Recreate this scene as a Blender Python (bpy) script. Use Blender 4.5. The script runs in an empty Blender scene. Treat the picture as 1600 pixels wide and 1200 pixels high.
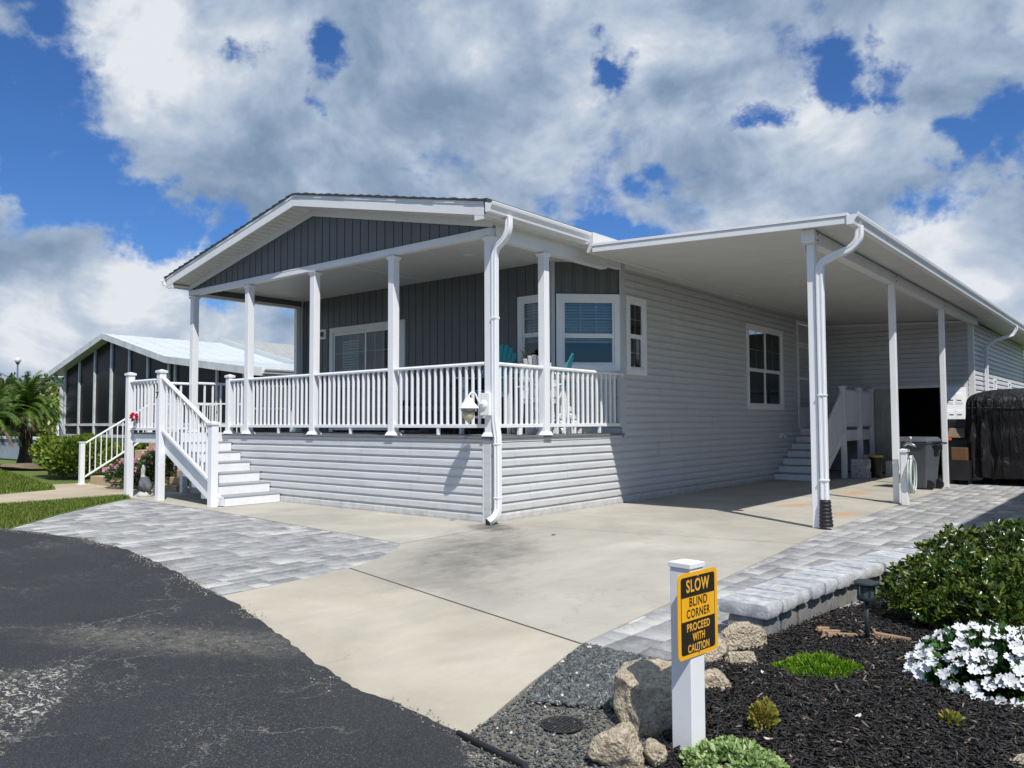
import bpy, math, random
import numpy as np
from mathutils import Vector, Matrix
R = math.radians
sc = bpy.context.scene
col = sc.collection
rnd = random.Random(7)
nr = np.random.default_rng(11)

# ------------------------------------------------------------------ camera
YAW, PIT, ROL, FPX = 2.25929191, 0.0478691, -0.0043594, 1236.89
fw = Vector((math.cos(PIT)*math.cos(YAW), math.cos(PIT)*math.sin(YAW), math.sin(PIT)))
rt = Vector((math.sin(YAW), -math.cos(YAW), 0)); up = rt.cross(fw)
r2 = rt*math.cos(ROL)+up*math.sin(ROL); u2 = -rt*math.sin(ROL)+up*math.cos(ROL)
cam = bpy.data.cameras.new('camera'); camo = bpy.data.objects.new('camera', cam); col.objects.link(camo)
mw = Matrix((( r2.x, u2.x, -fw.x, 7.21), (r2.y, u2.y, -fw.y, -8.28), (r2.z, u2.z, -fw.z, 1.40), (0, 0, 0, 1)))
camo.matrix_world = mw
cam.sensor_width = 36; cam.lens = 36*FPX/1600; cam.clip_start = .05; cam.clip_end = 3000
sc.camera = camo

# ------------------------------------------------------------------ light and sky
SUN = Vector((2.42, -1.50, 4.0)).normalized()
EL = math.asin(SUN.z); AZ = math.atan2(SUN.x, SUN.y)
sl = bpy.data.lights.new('sun', 'SUN'); sl.energy = 4.7; sl.angle = R(.5); sl.color = (1, .96, .9)
so = bpy.data.objects.new('sun', sl); col.objects.link(so); so.location = (20, -15, 30)
so.rotation_euler = (-SUN).to_track_quat('-Z', 'Y').to_euler()
sc.view_settings.view_transform = 'Standard'; sc.view_settings.look = 'None'
sc.view_settings.exposure = 0.06; sc.view_settings.gamma = 1; sc.view_settings.use_curve_mapping = False


class NT:
    def __init__(s, tree):
        s.t = tree; tree.nodes.clear()

    def n(s, typ, **kw):
        nd = s.t.nodes.new(typ)
        for k, v in kw.items():
            setattr(nd, k, v)
        return nd

    def setin(s, nd, key, val):
        if val is None:
            return
        if isinstance(val, bpy.types.NodeSocket):
            s.t.links.new(val, nd.inputs[key])
        else:
            nd.inputs[key].default_value = val

    def math(s, op, a, b=None, c=None, clamp=False):
        nd = s.n('ShaderNodeMath', operation=op, use_clamp=clamp)
        s.setin(nd, 0, a); s.setin(nd, 1, b)
        if c is not None: s.setin(nd, 2, c)
        return nd.outputs[0]

    def vmath(s, op, a, b=None, scale=None):
        nd = s.n('ShaderNodeVectorMath', operation=op)
        s.setin(nd, 0, a); s.setin(nd, 1, b)
        if scale is not None: s.setin(nd, 3, scale)
        return nd.outputs['Value'] if op in ('DOT_PRODUCT', 'LENGTH', 'DISTANCE') else nd.outputs[0]

    def noise(s, scale, detail=4, rough=.55, vec=None, dist=0, out='Fac'):
        nd = s.n('ShaderNodeTexNoise'); s.setin(nd, 'Vector', vec)
        nd.inputs['Scale'].default_value = scale; nd.inputs['Detail'].default_value = detail
        nd.inputs['Roughness'].default_value = rough; nd.inputs['Distortion'].default_value = dist
        return nd.outputs[out]

    def voro(s, scale, vec=None, feature='F1', out='Distance', rand=1):
        nd = s.n('ShaderNodeTexVoronoi', feature=feature); s.setin(nd, 'Vector', vec)
        nd.inputs['Scale'].default_value = scale; nd.inputs['Randomness'].default_value = rand
        return nd.outputs[out]

    def mr(s, v, a, b, c=0, d=1, smooth=False):
        nd = s.n('ShaderNodeMapRange', interpolation_type='SMOOTHSTEP' if smooth else 'LINEAR')
        for i, x in enumerate((v, a, b, c, d)):
            s.setin(nd, i, x)
        return nd.outputs[0]

    def mix(s, f, a, b, mode='MIX'):
        nd = s.n('ShaderNodeMix', data_type='RGBA', blend_type=mode)
        s.setin(nd, 0, f)
        for k, v in ((6, a), (7, b)):
            if isinstance(v, tuple): v = (*v[:3], 1)
            s.setin(nd, k, v)
        return nd.outputs[2]

    def ramp(s, f, stops):
        nd = s.n('ShaderNodeValToRGB'); s.setin(nd, 0, f)
        e = nd.color_ramp.elements
        while len(e) < len(stops): e.new(.5)
        for k, (p, c) in enumerate(stops):
            e[k].position = p; e[k].color = (*c, 1)
        return nd.outputs[0]

    def coord(s, scale=None):
        c = s.n('ShaderNodeTexCoord').outputs['Object']
        if scale:
            m = s.n('ShaderNodeMapping'); s.setin(m, 0, c); m.inputs['Scale'].default_value = scale
            return m.outputs[0]
        return c

    def isl(s):
        return s.n('ShaderNodeNewGeometry').outputs['Random Per Island']


# world: blue sky with broken cumulus cover
w = bpy.data.worlds.new('World'); sc.world = w; w.use_nodes = True
w.cycles.sampling_method = 'MANUAL'; w.cycles.sample_map_resolution = 512
T = NT(w.node_tree)
sky = T.n('ShaderNodeTexSky', sky_type='NISHITA'); sky.sun_disc = False
sky.sun_elevation = EL; sky.sun_rotation = AZ; sky.altitude = 0; sky.air_density = 1.0; sky.dust_density = .4; sky.ozone_density = 2.2
D = T.vmath('NORMALIZE', T.n('ShaderNodeTexCoord').outputs['Generated'])
P = T.vmath('MULTIPLY', D, (1, 1, 1.45))


def warp(v, scale, amt, det=5, rg=.6):
    return T.vmath('ADD', v, T.vmath('SCALE', T.vmath('SUBTRACT', T.noise(scale, det, rg, v, out='Color'), (.5, .5, .5)), scale=amt))


W1 = warp(D, 6.5, .25, 7, .6)
DD = T.vmath('NORMALIZE', W1)
DS = DD


def blob(dv, rad, vec=None, soft=.1, out=1.5):
    d = T.vmath('DISTANCE', vec or DD, tuple(Vector(dv).normalized()))
    return T.mr(d, rad*soft, rad*out, 1, 0, True)


def field(lst, vec=None, op='MAXIMUM', **k):
    r_ = None
    for dv, rad, a in lst:
        b_ = T.math('MULTIPLY', blob(dv, rad, vec, **k), a)
        r_ = b_ if r_ is None else T.math(op, r_, b_)
    return r_


hs = field([((-.898, .314, .345), .085, 1.5), ((-.905, .345, .27), .065, 1.4), ((-.885, .39, .225), .055, 1.4), ((-.862, .43, .20), .05, 1.2), ((-.84, .50, .185), .06, 1.1), ((-.862, .30, .43), .07, 1.4), ((-.80, .575, .185), .04, .8), ((-.925, .30, .30), .05, 1.2), ((-.855, .265, .455), .08, 1.5),
            ((-.723, .558, .408), .040, 1.15), ((-.783, .497, .374), .028, .8), ((-.463, .781, .42), .03, .9), ((-.35, .869, .345), .038, 1.15), ((-.296, .881, .372), .05, 1.2), ((-.231, .902, .366), .032, 1.0),
            ((-.52, .82, .238), .042, 1.0), ((-.585, .775, .24), .03, .6), ((-.20, .955, .225), .04, 1.0), ((-.17, .943, .285), .035, .9), ((-.124, .949, .29), .04, 1.0), ((-.46, .80, .30), .02, .5)])
f1 = T.noise(4.2, 9, .60, P)
f2 = T.noise(17, 5, .60, P)
away = T.mr(T.vmath('DOT_PRODUCT', D, (.62, -.62, .48)), .25, .75, 0, .45, True)   # clearer sky on the sun's side
dens = T.math('ADD', .62, T.math('MULTIPLY', T.math('SUBTRACT', f1, .5), 1.7))
dens = T.math('ADD', dens, T.math('MULTIPLY', T.math('SUBTRACT', f2, .5), .95))
dens = T.math('SUBTRACT', T.math('SUBTRACT', dens, T.math('MULTIPLY', hs, .62)), away)
cover = T.mr(dens, .0, .46, 0, 1, True)
# shading: broad grey-blue bases, billowing sunlit tops
PW = warp(P, 2.5, .25, 2, .5)
g1 = T.noise(3.4, 8, .52, PW); g1b = T.noise(3.4, 8, .52, T.vmath('ADD', PW, (.05, -.03, .075)))
g2 = T.noise(9, 7, .6, PW); g2b = T.noise(9, 7, .6, T.vmath('ADD', PW, (.018, -.011, .028)))
lit = T.math('ADD', T.math('MULTIPLY', T.math('SUBTRACT', g1, g1b), 2.3), T.math('MULTIPLY', T.math('SUBTRACT', g2, g2b), .8))
br = field([((-.79, .45, .42), .17, 1.0), ((-.72, .50, .46), .12, .7), ((-.60, .69, .40), .11, .5), ((-.155, .965, .215), .10, 1.5), ((-.19, .955, .19), .08, 1.3), ((-.893, .43, .125), .09, 1.4), ((-.85, .52, .115), .08, 1.1), ((-.94, .33, .08), .08, .8),
            ((-.49, .774, .40), .13, 1.05), ((-.44, .79, .36), .10, .9), ((-.915, .315, .25), .08, 1.2), ((-.29, .91, .33), .13, 1.0), ((-.40, .88, .26), .08, .9), ((-.52, .83, .21), .06, .9), ((-.22, .93, .30), .08, .9), ((-.54, .74, .42), .08, .7)], DS, soft=0, out=1.3)
dk = field([((-.79, .53, .27), .15, 1.0), ((-.70, .64, .28), .16, .85), ((-.61, .73, .31), .10, .55), ((-.43, .85, .29), .10, .8), ((-.93, .316, .19), .08, .8), ((-.12, .91, .42), .14, .8), ((-.86, .48, .21), .06, .5), ((-.60, .66, .46), .07, .4), ((-.36, .84, .41), .06, .4), ((-.33, .91, .24), .05, .6)], DS, soft=0, out=1.3)
whit = T.math('ADD', .42, T.math('MULTIPLY', lit, 1.25))
whit = T.math('ADD', whit, T.math('MULTIPLY', T.math('ADD', T.math('SUBTRACT', g2, .5), T.math('MULTIPLY', T.math('SUBTRACT', g1, .5), -.6)), .34))
whit = T.math('ADD', whit, T.math('MULTIPLY', br, .38))
whit = T.math('SUBTRACT', whit, T.math('MULTIPLY', dk, .22), clamp=True)
ccol = T.ramp(whit, [(0, (.24, .335, .48)), (.25, (.32, .425, .58)), (.5, (.45, .55, .70)), (.75, (.61, .69, .80)), (1, (.86, .90, .95))])
CS = 7.2
ccs = T.mix(1.0, ccol, (CS, CS, CS), 'MULTIPLY')
blue = T.mix(1.0, sky.outputs[0], (.33, .57, .92), 'MULTIPLY')
skc = T.mix(cover, blue, ccs)
bg = T.n('ShaderNodeBackground'); T.setin(bg, 0, skc); bg.inputs[1].default_value = .12
T.t.links.new(bg.outputs[0], T.n('ShaderNodeOutputWorld').inputs[0])

# ------------------------------------------------------------------ materials
MATS = {}


def newmat(name):
    m = bpy.data.materials.new(name); m.use_nodes = True
    t = NT(m.node_tree)
    b = t.n('ShaderNodeBsdfPrincipled'); o = t.n('ShaderNodeOutputMaterial')
    t.t.links.new(b.outputs[0], o.inputs[0])
    MATS[name] = m
    return m, t, b


def bump(t, b, h, strength=.3, dist=.01):
    n = t.n('ShaderNodeBump'); n.inputs['Strength'].default_value = strength; n.inputs['Distance'].default_value = dist
    t.setin(n, 'Height', h); t.t.links.new(n.outputs[0], b.inputs['Normal'])


def basic(name, c, rough=.5, var=.12, vs=3.0, bs=0, bsc=60, metal=0, spec=.5, dirt=0, dirtc=(.25, .22, .17)):
    m, t, b = newmat(name)
    co = t.coord()
    f = t.noise(vs, 5, .6, co)
    lo = tuple(x*(1-var) for x in c); hi = tuple(min(1, x*(1+var)) for x in c)
    cc = t.mix(t.mr(f, .3, .7), lo, hi)
    if dirt:
        g = t.mr(t.noise(vs*2.3, 7, .7, t.coord((1, 1, .35))), .5, .78, 0, dirt)
        cc = t.mix(g, cc, dirtc)
    t.setin(b, 'Base Color', cc)
    t.setin(b, 'Roughness', t.mr(t.noise(vs*4, 3, .5, co), .3, .7, max(0, rough-.08), min(1, rough+.08)))
    b.inputs['Metallic'].default_value = metal
    b.inputs['Specular IOR Level'].default_value = spec
    if bs: bump(t, b, t.noise(bsc, 4, .6, co), bs, .004)
    return m


def siding(name, c):
    m, t, b = newmat(name); co = t.coord()
    f = t.noise(1.2, 5, .6, co)
    cc = t.mix(t.mr(f, .3, .7), tuple(x*.965 for x in c), tuple(x*1.03 for x in c))
    sp = t.n('ShaderNodeSeparateXYZ'); t.setin(sp, 0, co)
    splash = t.math('MULTIPLY', t.mr(sp.outputs[2], .0, .32, 1, 0), t.mr(t.noise(7, 6, .7, co), .40, .65, .1, .75))
    cc = t.mix(splash, cc, (.36, .33, .27))
    streak = t.mr(t.noise(6, 6, .7, t.coord((1, 1, .08))), .56, .75, 0, .30)
    cc = t.mix(streak, cc, (.40, .39, .35))
    t.setin(b, 'Base Color', cc); t.setin(b, 'Roughness', t.mr(f, .3, .7, .38, .52))
    bump(t, b, t.noise(1.6, 2, .5, t.coord((1, 1, 5))), .45, .03)
    return m


WHITE = basic('white_vinyl', (.80, .81, .82), .35, .03, 2.0, .04, 30, dirt=.10, dirtc=(.55, .55, .50))
WHITEF = basic('white_fascia', (.76, .77, .77), .42, .04, 2.0, .05, 25, dirt=.16, dirtc=(.5, .5, .46))
STAIRW = basic('painted_stair_board', (.78, .79, .80), .5, .05, 3.0, .12, 45, dirt=.25, dirtc=(.5, .47, .42))
SOFF = basic('soffit_vinyl', (.62, .63, .61), .5, .04, 2.0)
SIDE = siding('light_grey_siding', (.55, .562, .570))
TRIMG = basic('grey_trim', (.50, .52, .54), .45, .04, 2)
DARK = basic('charcoal_siding', (.112, .120, .126), .45, .07, 1.5, .05, 20)
SHING = basic('dark_shingle', (.045, .046, .055), .9, .4, 14, .5, 80)
GSHING = basic('grey_shingle', (.33, .34, .33), .9, .25, 9, .5, 60)
METALR = basic('white_metal_roof', (.56, .60, .62), .4, .05, 1.2, dirt=.15, dirtc=(.5, .52, .5))
NBFASC = basic('weathered_fascia', (.60, .63, .63), .5, .18, 3, dirt=.4, dirtc=(.3, .32, .3))
BLACK = basic('black_plastic', (.015, .015, .017), .45, .2, 5, .1, 60)
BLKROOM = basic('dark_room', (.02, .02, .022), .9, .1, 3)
TEAL = basic('teal_poly_lumber', (.02, .33, .34), .42, .08, 4, .06, 80)
POLYW = basic('white_poly_lumber', (.74, .75, .74), .45, .04, 4, .06, 80)
DECK = basic('grey_deck_board', (.16, .165, .17), .6, .12, 4, .1, 40)
DECKL = basic('stair_tread_board', (.30, .31, .33), .6, .1, 4, .1, 40)
WICKER = basic('dark_wicker', (.05, .05, .05), .7, .3, 30, .6, 140)
CUSH = basic('grey_cushion', (.16, .17, .18), .9, .1, 6, .2, 200)
BINM = basic('dark_grey_bin_plastic', (.075, .085, .10), .5, .12, 3, .08, 60, dirt=.3, dirtc=(.14, .14, .13))
CHROME = basic('grey_metal', (.45, .46, .47), .3, .1, 6, metal=.9)
TAN = basic('tan_plastic', (.20, .15, .10), .5, .1, 4)
ORNG = basic('orange_box', (.14, .07, .03), .7, .15, 5)
YEL = basic('sign_yellow', (.86, .43, .015), .38, .03, 6, dirt=.06)
SBLK = basic('sign_black', (.022, .017, .012), .4, .1, 6)
LETY = basic('sign_letter_yellow', (.80, .42, .05), .4, .03, 6)
CLAY = basic('cream_pot', (.55, .50, .42), .7, .08, 10)
CLAYR = basic('terracotta_rim', (.30, .16, .09), .8, .1, 10)
SOIL = basic('soil', (.04, .03, .022), .95, .3, 20, .5, 60)
BARK = basic('bark', (.10, .075, .05), .95, .4, 9, .8, 40)
PALMB = basic('palm_bark', (.045, .035, .028), .95, .5, 14, .9, 40)
DEADF = basic('dead_frond', (.20, .15, .10), .95, .3, 9)
BIRDG = basic('grey_bird_stone', (.10, .115, .125), .8, .3, 12, .2, 50)
BIRDW = basic('pale_bird_stone', (.48, .48, .44), .8, .15, 12, .2, 50)
NBWALL = basic('beige_wall', (.45, .44, .38), .8, .05, 3)
TANSTEP = basic('tan_step', (.42, .32, .20), .85, .12, 4, .2, 40)
BLUEW = basic('blue_grey_wall', (.28, .33, .38), .8, .1, 1.5)
PINKM = basic('pink_flower', (.55, .17, .33), .6, .2, 9)
WFLOW = basic('white_flower', (.62, .63, .64), .5, .02, 9)
PURP = basic('purple_flower', (.17, .08, .30), .6, .2, 9)
REDM = basic('red_plastic', (.55, .01, .06), .4, .1, 6)
GRATE = basic('drain_iron', (.02, .02, .022), .7, .3, 20, .2, 60)
PHOT = basic('path_light_green_black', (.022, .030, .034), .5, .2, 12, .1, 80, dirt=.25, dirtc=(.08, .1, .1))
TIMB = basic('cut_wood', (.30, .20, .12), .8, .25, 7, .3, 40)
LAMPG = basic('frosted_amber_glass', (.50, .47, .30), .25, .08, 8)
HOSE = basic('pale_hose', (.55, .62, .58), .5, .1, 6)
BLIND = basic('white_blind', (.80, .83, .82), .6, .03, 5)
DOORM = basic('weathered_white_door', (.50, .50, .45), .6, .12, 3, dirt=.35, dirtc=(.3, .3, .26))
DOORW = basic('white_door', (.80, .81, .82), .4, .03, 3)
BASEG = basic('bare_earth', (.20, .17, .12), .95, .3, .4, .4, 20)

# glass: clear pane with a sky reflection
m, t, b = newmat('window_glass')
t.t.nodes.remove(b)
o = [n for n in t.t.nodes if n.type == 'OUTPUT_MATERIAL'][0]
fr = t.n('ShaderNodeFresnel'); fr.inputs[0].default_value = 1.52
gl = t.n('ShaderNodeBsdfGlossy'); gl.inputs['Roughness'].default_value = .02; gl.inputs[0].default_value = (.9, .95, .95, 1)
tr = t.n('ShaderNodeBsdfTransparent'); tr.inputs[0].default_value = (.62, .70, .70, 1)
ms = t.n('ShaderNodeMixShader'); t.setin(ms, 0, t.math('ADD', fr.outputs[0], .03))
t.t.links.new(tr.outputs[0], ms.inputs[1]); t.t.links.new(gl.outputs[0], ms.inputs[2]); t.t.links.new(ms.outputs[0], o.inputs[0])
GLASS = m
# insect screen: dark mesh with a faint sheen
m, t, b = newmat('insect_screen')
b.inputs['Base Color'].default_value = (.012, .013, .016, 1); b.inputs['Roughness'].default_value = .35; b.inputs['Specular IOR Level'].default_value = .15
SCREEN = m


def leafmat(name, lo, mid, hi, rough=.42, trans=.18, spec=.5):
    m, t, b = newmat(name)
    i = t.isl()
    c = t.ramp(i, [(0, lo), (.5, mid), (1, hi)])
    big = t.mr(t.noise(5, 3, .5, t.coord()), .35, .65, .72, 1.2)
    cc = t.mix(1.0, c, t.mix(big, (0, 0, 0), (1, 1, 1)), 'MULTIPLY')
    t.setin(b, 'Base Color', c); b.inputs['Roughness'].default_value = rough; b.inputs['Specular IOR Level'].default_value = spec
    tl = t.n('ShaderNodeBsdfTranslucent'); t.setin(tl, 0, c)
    ms = t.n('ShaderNodeMixShader'); ms.inputs[0].default_value = trans
    o = [n for n in t.t.nodes if n.type == 'OUTPUT_MATERIAL'][0]
    t.t.links.new(b.outputs[0], ms.inputs[1]); t.t.links.new(tl.outputs[0], ms.inputs[2]); t.t.links.new(ms.outputs[0], o.inputs[0])
    return m


HEDGEM = leafmat('hedge_leaf', (.020, .050, .007), (.052, .10, .011), (.17, .21, .026), .28, .18, .55)
BUSHM = leafmat('bush_leaf', (.05, .10, .015), (.12, .20, .02), (.30, .34, .05), .4)
FERNM = leafmat('bedding_leaf', (.02, .06, .012), (.04, .10, .02), (.07, .16, .03), .5)
GRASSM = leafmat('grass_blade', (.06, .12, .010), (.12, .19, .02), (.26, .28, .07), .6, .3, .25)
MATG = leafmat('groundcover_leaf', (.08, .18, .01), (.14, .28, .015), (.24, .38, .03), .5, .3, .3)
LIMEM = leafmat('variegated_leaf', (.15, .25, .07), (.25, .37, .12), (.48, .56, .28), .5, .25, .3)
YGM = leafmat('yellow_green_leaf', (.16, .20, .03), (.30, .30, .05), (.42, .26, .09), .5, .25, .3)
PALMM = leafmat('palm_leaf', (.04, .09, .01), (.08, .16, .02), (.16, .24, .04), .45)
TREEM = leafmat('tree_leaf', (.025, .05, .012), (.05, .085, .018), (.09, .12, .03), .6, .1, .2)
TREEP = leafmat('pale_tree_leaf', (.10, .12, .06), (.16, .17, .09), (.24, .23, .14), .6, .1, .2)
PINKF = leafmat('pink_petal', (.40, .12, .26), (.62, .25, .42), (.75, .45, .52), .6, .2, .3)

# mulch
m, t, b = newmat('mulch'); i = t.isl()
t.setin(b, 'Base Color', t.ramp(i, [(0, (.004, .004, .004)), (.6, (.012, .011, .010)), (.88, (.030, .025, .022)), (.965, (.075, .058, .045)), (1, (.26, .21, .16))]))
b.inputs['Roughness'].default_value = .62
MULCH = m
m, t, b = newmat('mulch_bed')
t.setin(b, 'Base Color', t.ramp(t.noise(40, 6, .7, t.coord()), [(.3, (.006, .005, .005)), (.7, (.025, .02, .017))])); b.inputs['Roughness'].default_value = .85
bump(t, b, t.noise(70, 6, .7, t.coord()), 1, .03)
MULCHB = m
m, t, b = newmat('crushed_stone'); i = t.isl()
t.setin(b, 'Base Color', t.ramp(i, [(0, (.035, .042, .045)), (.5, (.085, .10, .10)), (.93, (.15, .165, .16)), (.985, (.28, .27, .24)), (1, (.7, .68, .62))]))
b.inputs['Roughness'].default_value = .7
GRAVEL = m
m, t, b = newmat('sand_grit'); i = t.isl()
t.setin(b, 'Base Color', t.ramp(i, [(0, (.10, .10, .095)), (.6, (.24, .22, .19)), (1, (.5, .47, .4))])); b.inputs['Roughness'].default_value = .85
CRUMB = m
m, t, b = newmat('sandy_gravel_bed')
co = t.coord()
v = t.voro(95, co, out='Color'); sp = t.n('ShaderNodeSeparateColor'); t.setin(sp, 0, v)
c1 = t.ramp(sp.outputs[0], [(0, (.06, .06, .057)), (.6, (.15, .14, .12)), (.92, (.25, .23, .20)), (1, (.55, .52, .46))])
c2 = t.mix(t.mr(t.noise(6, 5, .6, co), .4, .65), c1, (.18, .16, .13))
t.setin(b, 'Base Color', c2); b.inputs['Roughness'].default_value = .9
bump(t, b, t.math('ADD', t.voro(95, co), t.noise(30, 5, .6, co)), .9, .012)
SANDY = m
# concrete
m, t, b = newmat('concrete')
co = t.coord()
c = t.ramp(t.noise(.55, 8, .62, co, .4), [(.3, (.35, .325, .27)), (.5, (.455, .425, .355)), (.72, (.55, .515, .445))])
str_ = t.noise(2.2, 7, .7, t.coord((1.4, .45, 1)))
c = t.mix(t.mr(str_, .45, .75, 0, .35), c, (.33, .32, .30))
c = t.mix(t.mr(t.noise(160, 3, .6, co), .5, .8, 0, .22), c, (.25, .23, .2))
c = t.mix(t.mr(t.noise(9, 8, .75, co), .62, .8, 0, .3), c, (.52, .50, .44))
sepc = t.n('ShaderNodeSeparateXYZ'); t.setin(sepc, 0, co)


def stain(t, co, x, y, rx, ry, rot):
    mp = t.n('ShaderNodeMapping', vector_type='TEXTURE'); t.setin(mp, 0, co)
    mp.inputs['Location'].default_value = (x, y, 0); mp.inputs['Rotation'].default_value = (0, 0, rot); mp.inputs['Scale'].default_value = (rx, ry, 1)
    wv = t.vmath('ADD', mp.outputs[0], t.vmath('SCALE', t.vmath('SUBTRACT', t.noise(2.2, 6, .7, mp.outputs[0], out='Color'), (.5, .5, .5)), scale=.9))
    mz = t.vmath('MULTIPLY', wv, (1, 1, 0))
    return t.mr(t.vmath('LENGTH', mz), .15, 1.0, 1, 0, True)


s1 = t.math('MULTIPLY', stain(t, co, 1.45, -1.95, 2.6, 1.0, R(-56)), .75)
s2 = t.math('MULTIPLY', stain(t, co, .35, -.35, .85, .45, R(-30)), 1.0)
s3 = t.math('MULTIPLY', stain(t, co, 2.3, -3.3, 1.3, .6, R(-10)), .42)
ns = t.mr(t.noise(5, 7, .75, t.coord((1, .5, 1))), .32, .62)
dark_ = t.math('MULTIPLY', t.math('MAXIMUM', s1, t.math('MAXIMUM', s2, s3)), t.math('ADD', .35, t.math('MULTIPLY', ns, .65)))
sxy = t.n('ShaderNodeSeparateXYZ'); t.setin(sxy, 0, co)
jl = t.math('ADD', sxy.outputs[1], t.math('MULTIPLY', sxy.outputs[0], .237))     # newer slab nearest the road
near = t.mr(jl, -3.10, -3.08, 1, 0)
c = t.mix(near, t.mix(1.0, c, (.94, .95, .965), 'MULTIPLY'), t.mix(1.0, c, (.99, .965, .925), 'MULTIPLY'))
blot = t.mr(t.noise(1.7, 7, .68, t.coord((1.1, .6, 1)), .5), .46, .70, 0, .34)
c = t.mix(blot, c, (.29, .28, .25))
ck = t.voro(.55, t.vmath('ADD', co, t.vmath('SCALE', t.noise(2.2, 7, .7, co, out='Color'), scale=.9)), 'DISTANCE_TO_EDGE')
ckm = t.math('MULTIPLY', t.mr(ck, 0, .0045, 1, 0), t.mr(t.noise(.7, 3, .5, co), .48, .56))
c = t.mix(t.math('MULTIPLY', ckm, .45), c, (.17, .16, .14))
c = t.mix(dark_, c, (.095, .095, .085))
rust = t.math('MAXIMUM', stain(t, co, 2.48, 4.85, .7, .3, R(80)), t.math('MAXIMUM', stain(t, co, 3.45, 4.0, .5, .3, R(70)), stain(t, co, 2.6, 7.6, .9, .3, R(90))))
c = t.mix(t.math('MULTIPLY', rust, .55), c, (.50, .25, .10))
t.setin(b, 'Base Color', c); b.inputs['Roughness'].default_value = .85; b.inputs['Specular IOR Level'].default_value = .25
bump(t, b, t.math('ADD', t.noise(90, 5, .6, co), t.math('MULTIPLY', t.noise(260, 2, .5, t.coord((1, .06, 1))), .9)), .38, .006)
CONC = m
m, t, b = newmat('walk_concrete'); co = t.coord()
c = t.ramp(t.noise(.8, 8, .62, co, .4), [(.3, (.32, .26, .18)), (.7, (.48, .41, .30))])
t.setin(b, 'Base Color', c); b.inputs['Roughness'].default_value = .9; bump(t, b, t.noise(50, 5, .6, co), .3, .006)
WALKC = m
# asphalt
m, t, b = newmat('asphalt'); co = t.coord()
c = t.ramp(t.noise(.5, 6, .6, co, .3), [(.3, (.0175, .0195, .0235)), (.7, (.031, .033, .0365))])
sp1 = t.n('ShaderNodeSeparateColor'); t.setin(sp1, 0, t.voro(120, co, out='Color'))
spk = t.math('MULTIPLY', t.mr(t.voro(120, co), 0, .42, 1, 0), t.mr(sp1.outputs[1], .62, .9, 0, 1))
wearA = t.mr(t.noise(.75, 6, .62, t.coord((1, 1.5, 1)), .5), .44, .66, 0, 1, True)
wearB = t.math('MULTIPLY', stain(t, co, 2.35, -5.62, 1.7, .42, R(28)), 1.0)
wearC = stain(t, co, 2.75, -6.85, 1.1, .45, R(-38))
wearD = t.math('MULTIPLY', stain(t, co, 4.2, -6.2, 1.5, .55, R(-14)), .9)
wear = t.math('MAXIMUM', t.math('MULTIPLY', wearA, .45), t.math('MAXIMUM', wearB, t.math('MAXIMUM', wearC, wearD)))
c = t.mix(t.math('MULTIPLY', spk, t.math('ADD', .20, t.math('MULTIPLY', wear, .8))), c, (.36, .35, .31))
fl = t.mr(t.noise(34, 5, .72, t.coord((.75, 1.25, 1)), 1.4), .575, .60, 0, 1)
flk = t.math('MULTIPLY', fl, t.math('MAXIMUM', t.mr(t.noise(1.1, 5, .65, t.vmath('ADD', co, (5, 3, 0))), .52, .64, 0, .55), t.math('MAXIMUM', wearB, wearC)))
c = t.mix(t.math('MULTIPLY', flk, .8), c, (.36, .345, .30))
fl2 = t.mr(t.noise(17, 6, .75, t.coord((.8, 1.3, 1)), 1.6), .55, .57, 0, 1)
c = t.mix(t.math('MULTIPLY', fl2, t.mr(t.math('ADD', wearC, t.math('MULTIPLY', t.math('SUBTRACT', t.noise(3, 5, .7, co), .5), 1.6)), .2, .6)), c, (.48, .455, .40))
fs = t.mr(t.noise(190, 2, .6, co), .58, .66, 0, 1)
c = t.mix(t.math('MULTIPLY', fs, .42), c, (.22, .21, .19))
crk = t.voro(1.3, t.vmath('ADD', co, t.vmath('SCALE', t.noise(3, 6, .7, co, out='Color'), scale=.55)), 'DISTANCE_TO_EDGE')
crm = t.math('MULTIPLY', t.mr(crk, 0, .010, 1, 0), t.mr(t.noise(.9, 3, .5, co), .50, .58))
c = t.mix(t.math('MULTIPLY', crm, .7), c, (.28, .27, .24))
c = t.mix(t.math('MULTIPLY', wearB, t.mr(t.noise(9, 6, .7, co), .35, .65, 0, .7)), c, (.17, .16, .135))
t.setin(b, 'Base Color', c); b.inputs['Roughness'].default_value = .82; b.inputs['Specular IOR Level'].default_value = .35
bump(t, b, t.math('ADD', t.voro(120, co), t.math('MULTIPLY', t.noise(25, 6, .7, co), 1.2)), .65, .008)
ASPH = m
# pavers
m, t, b = newmat('concrete_paver'); i = t.isl(); co = t.coord()
c = t.ramp(i, [(0, (.17, .172, .175)), (.25, (.235, .237, .24)), (.6, (.30, .30, .30)), (.85, (.37, .37, .36)), (1, (.50, .49, .465))])
off = t.n('ShaderNodeCombineXYZ'); t.setin(off, 2, t.math('MULTIPLY', i, 37))
vv = t.vmath('ADD', co, off.outputs[0])
c = t.mix(t.mr(t.noise(9, 6, .65, vv, .6), .42, .72, 0, .5), c, (.47, .465, .455))
c = t.mix(t.mr(t.noise(13, 5, .65, t.vmath('ADD', vv, (3, 8, 2)), .8), .5, .75, 0, .6), c, (.17, .175, .18))
t.setin(b, 'Base Color', c); b.inputs['Roughness'].default_value = .85; b.inputs['Specular IOR Level'].default_value = .3
bump(t, b, t.noise(80, 5, .65, co), .4, .006)
PAVER = m
m, t, b = newmat('tumbled_block'); i = t.isl(); co = t.coord()
c = t.ramp(i, [(0, (.26, .28, .31)), (.5, (.36, .38, .40)), (1, (.46, .46, .46))])
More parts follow.
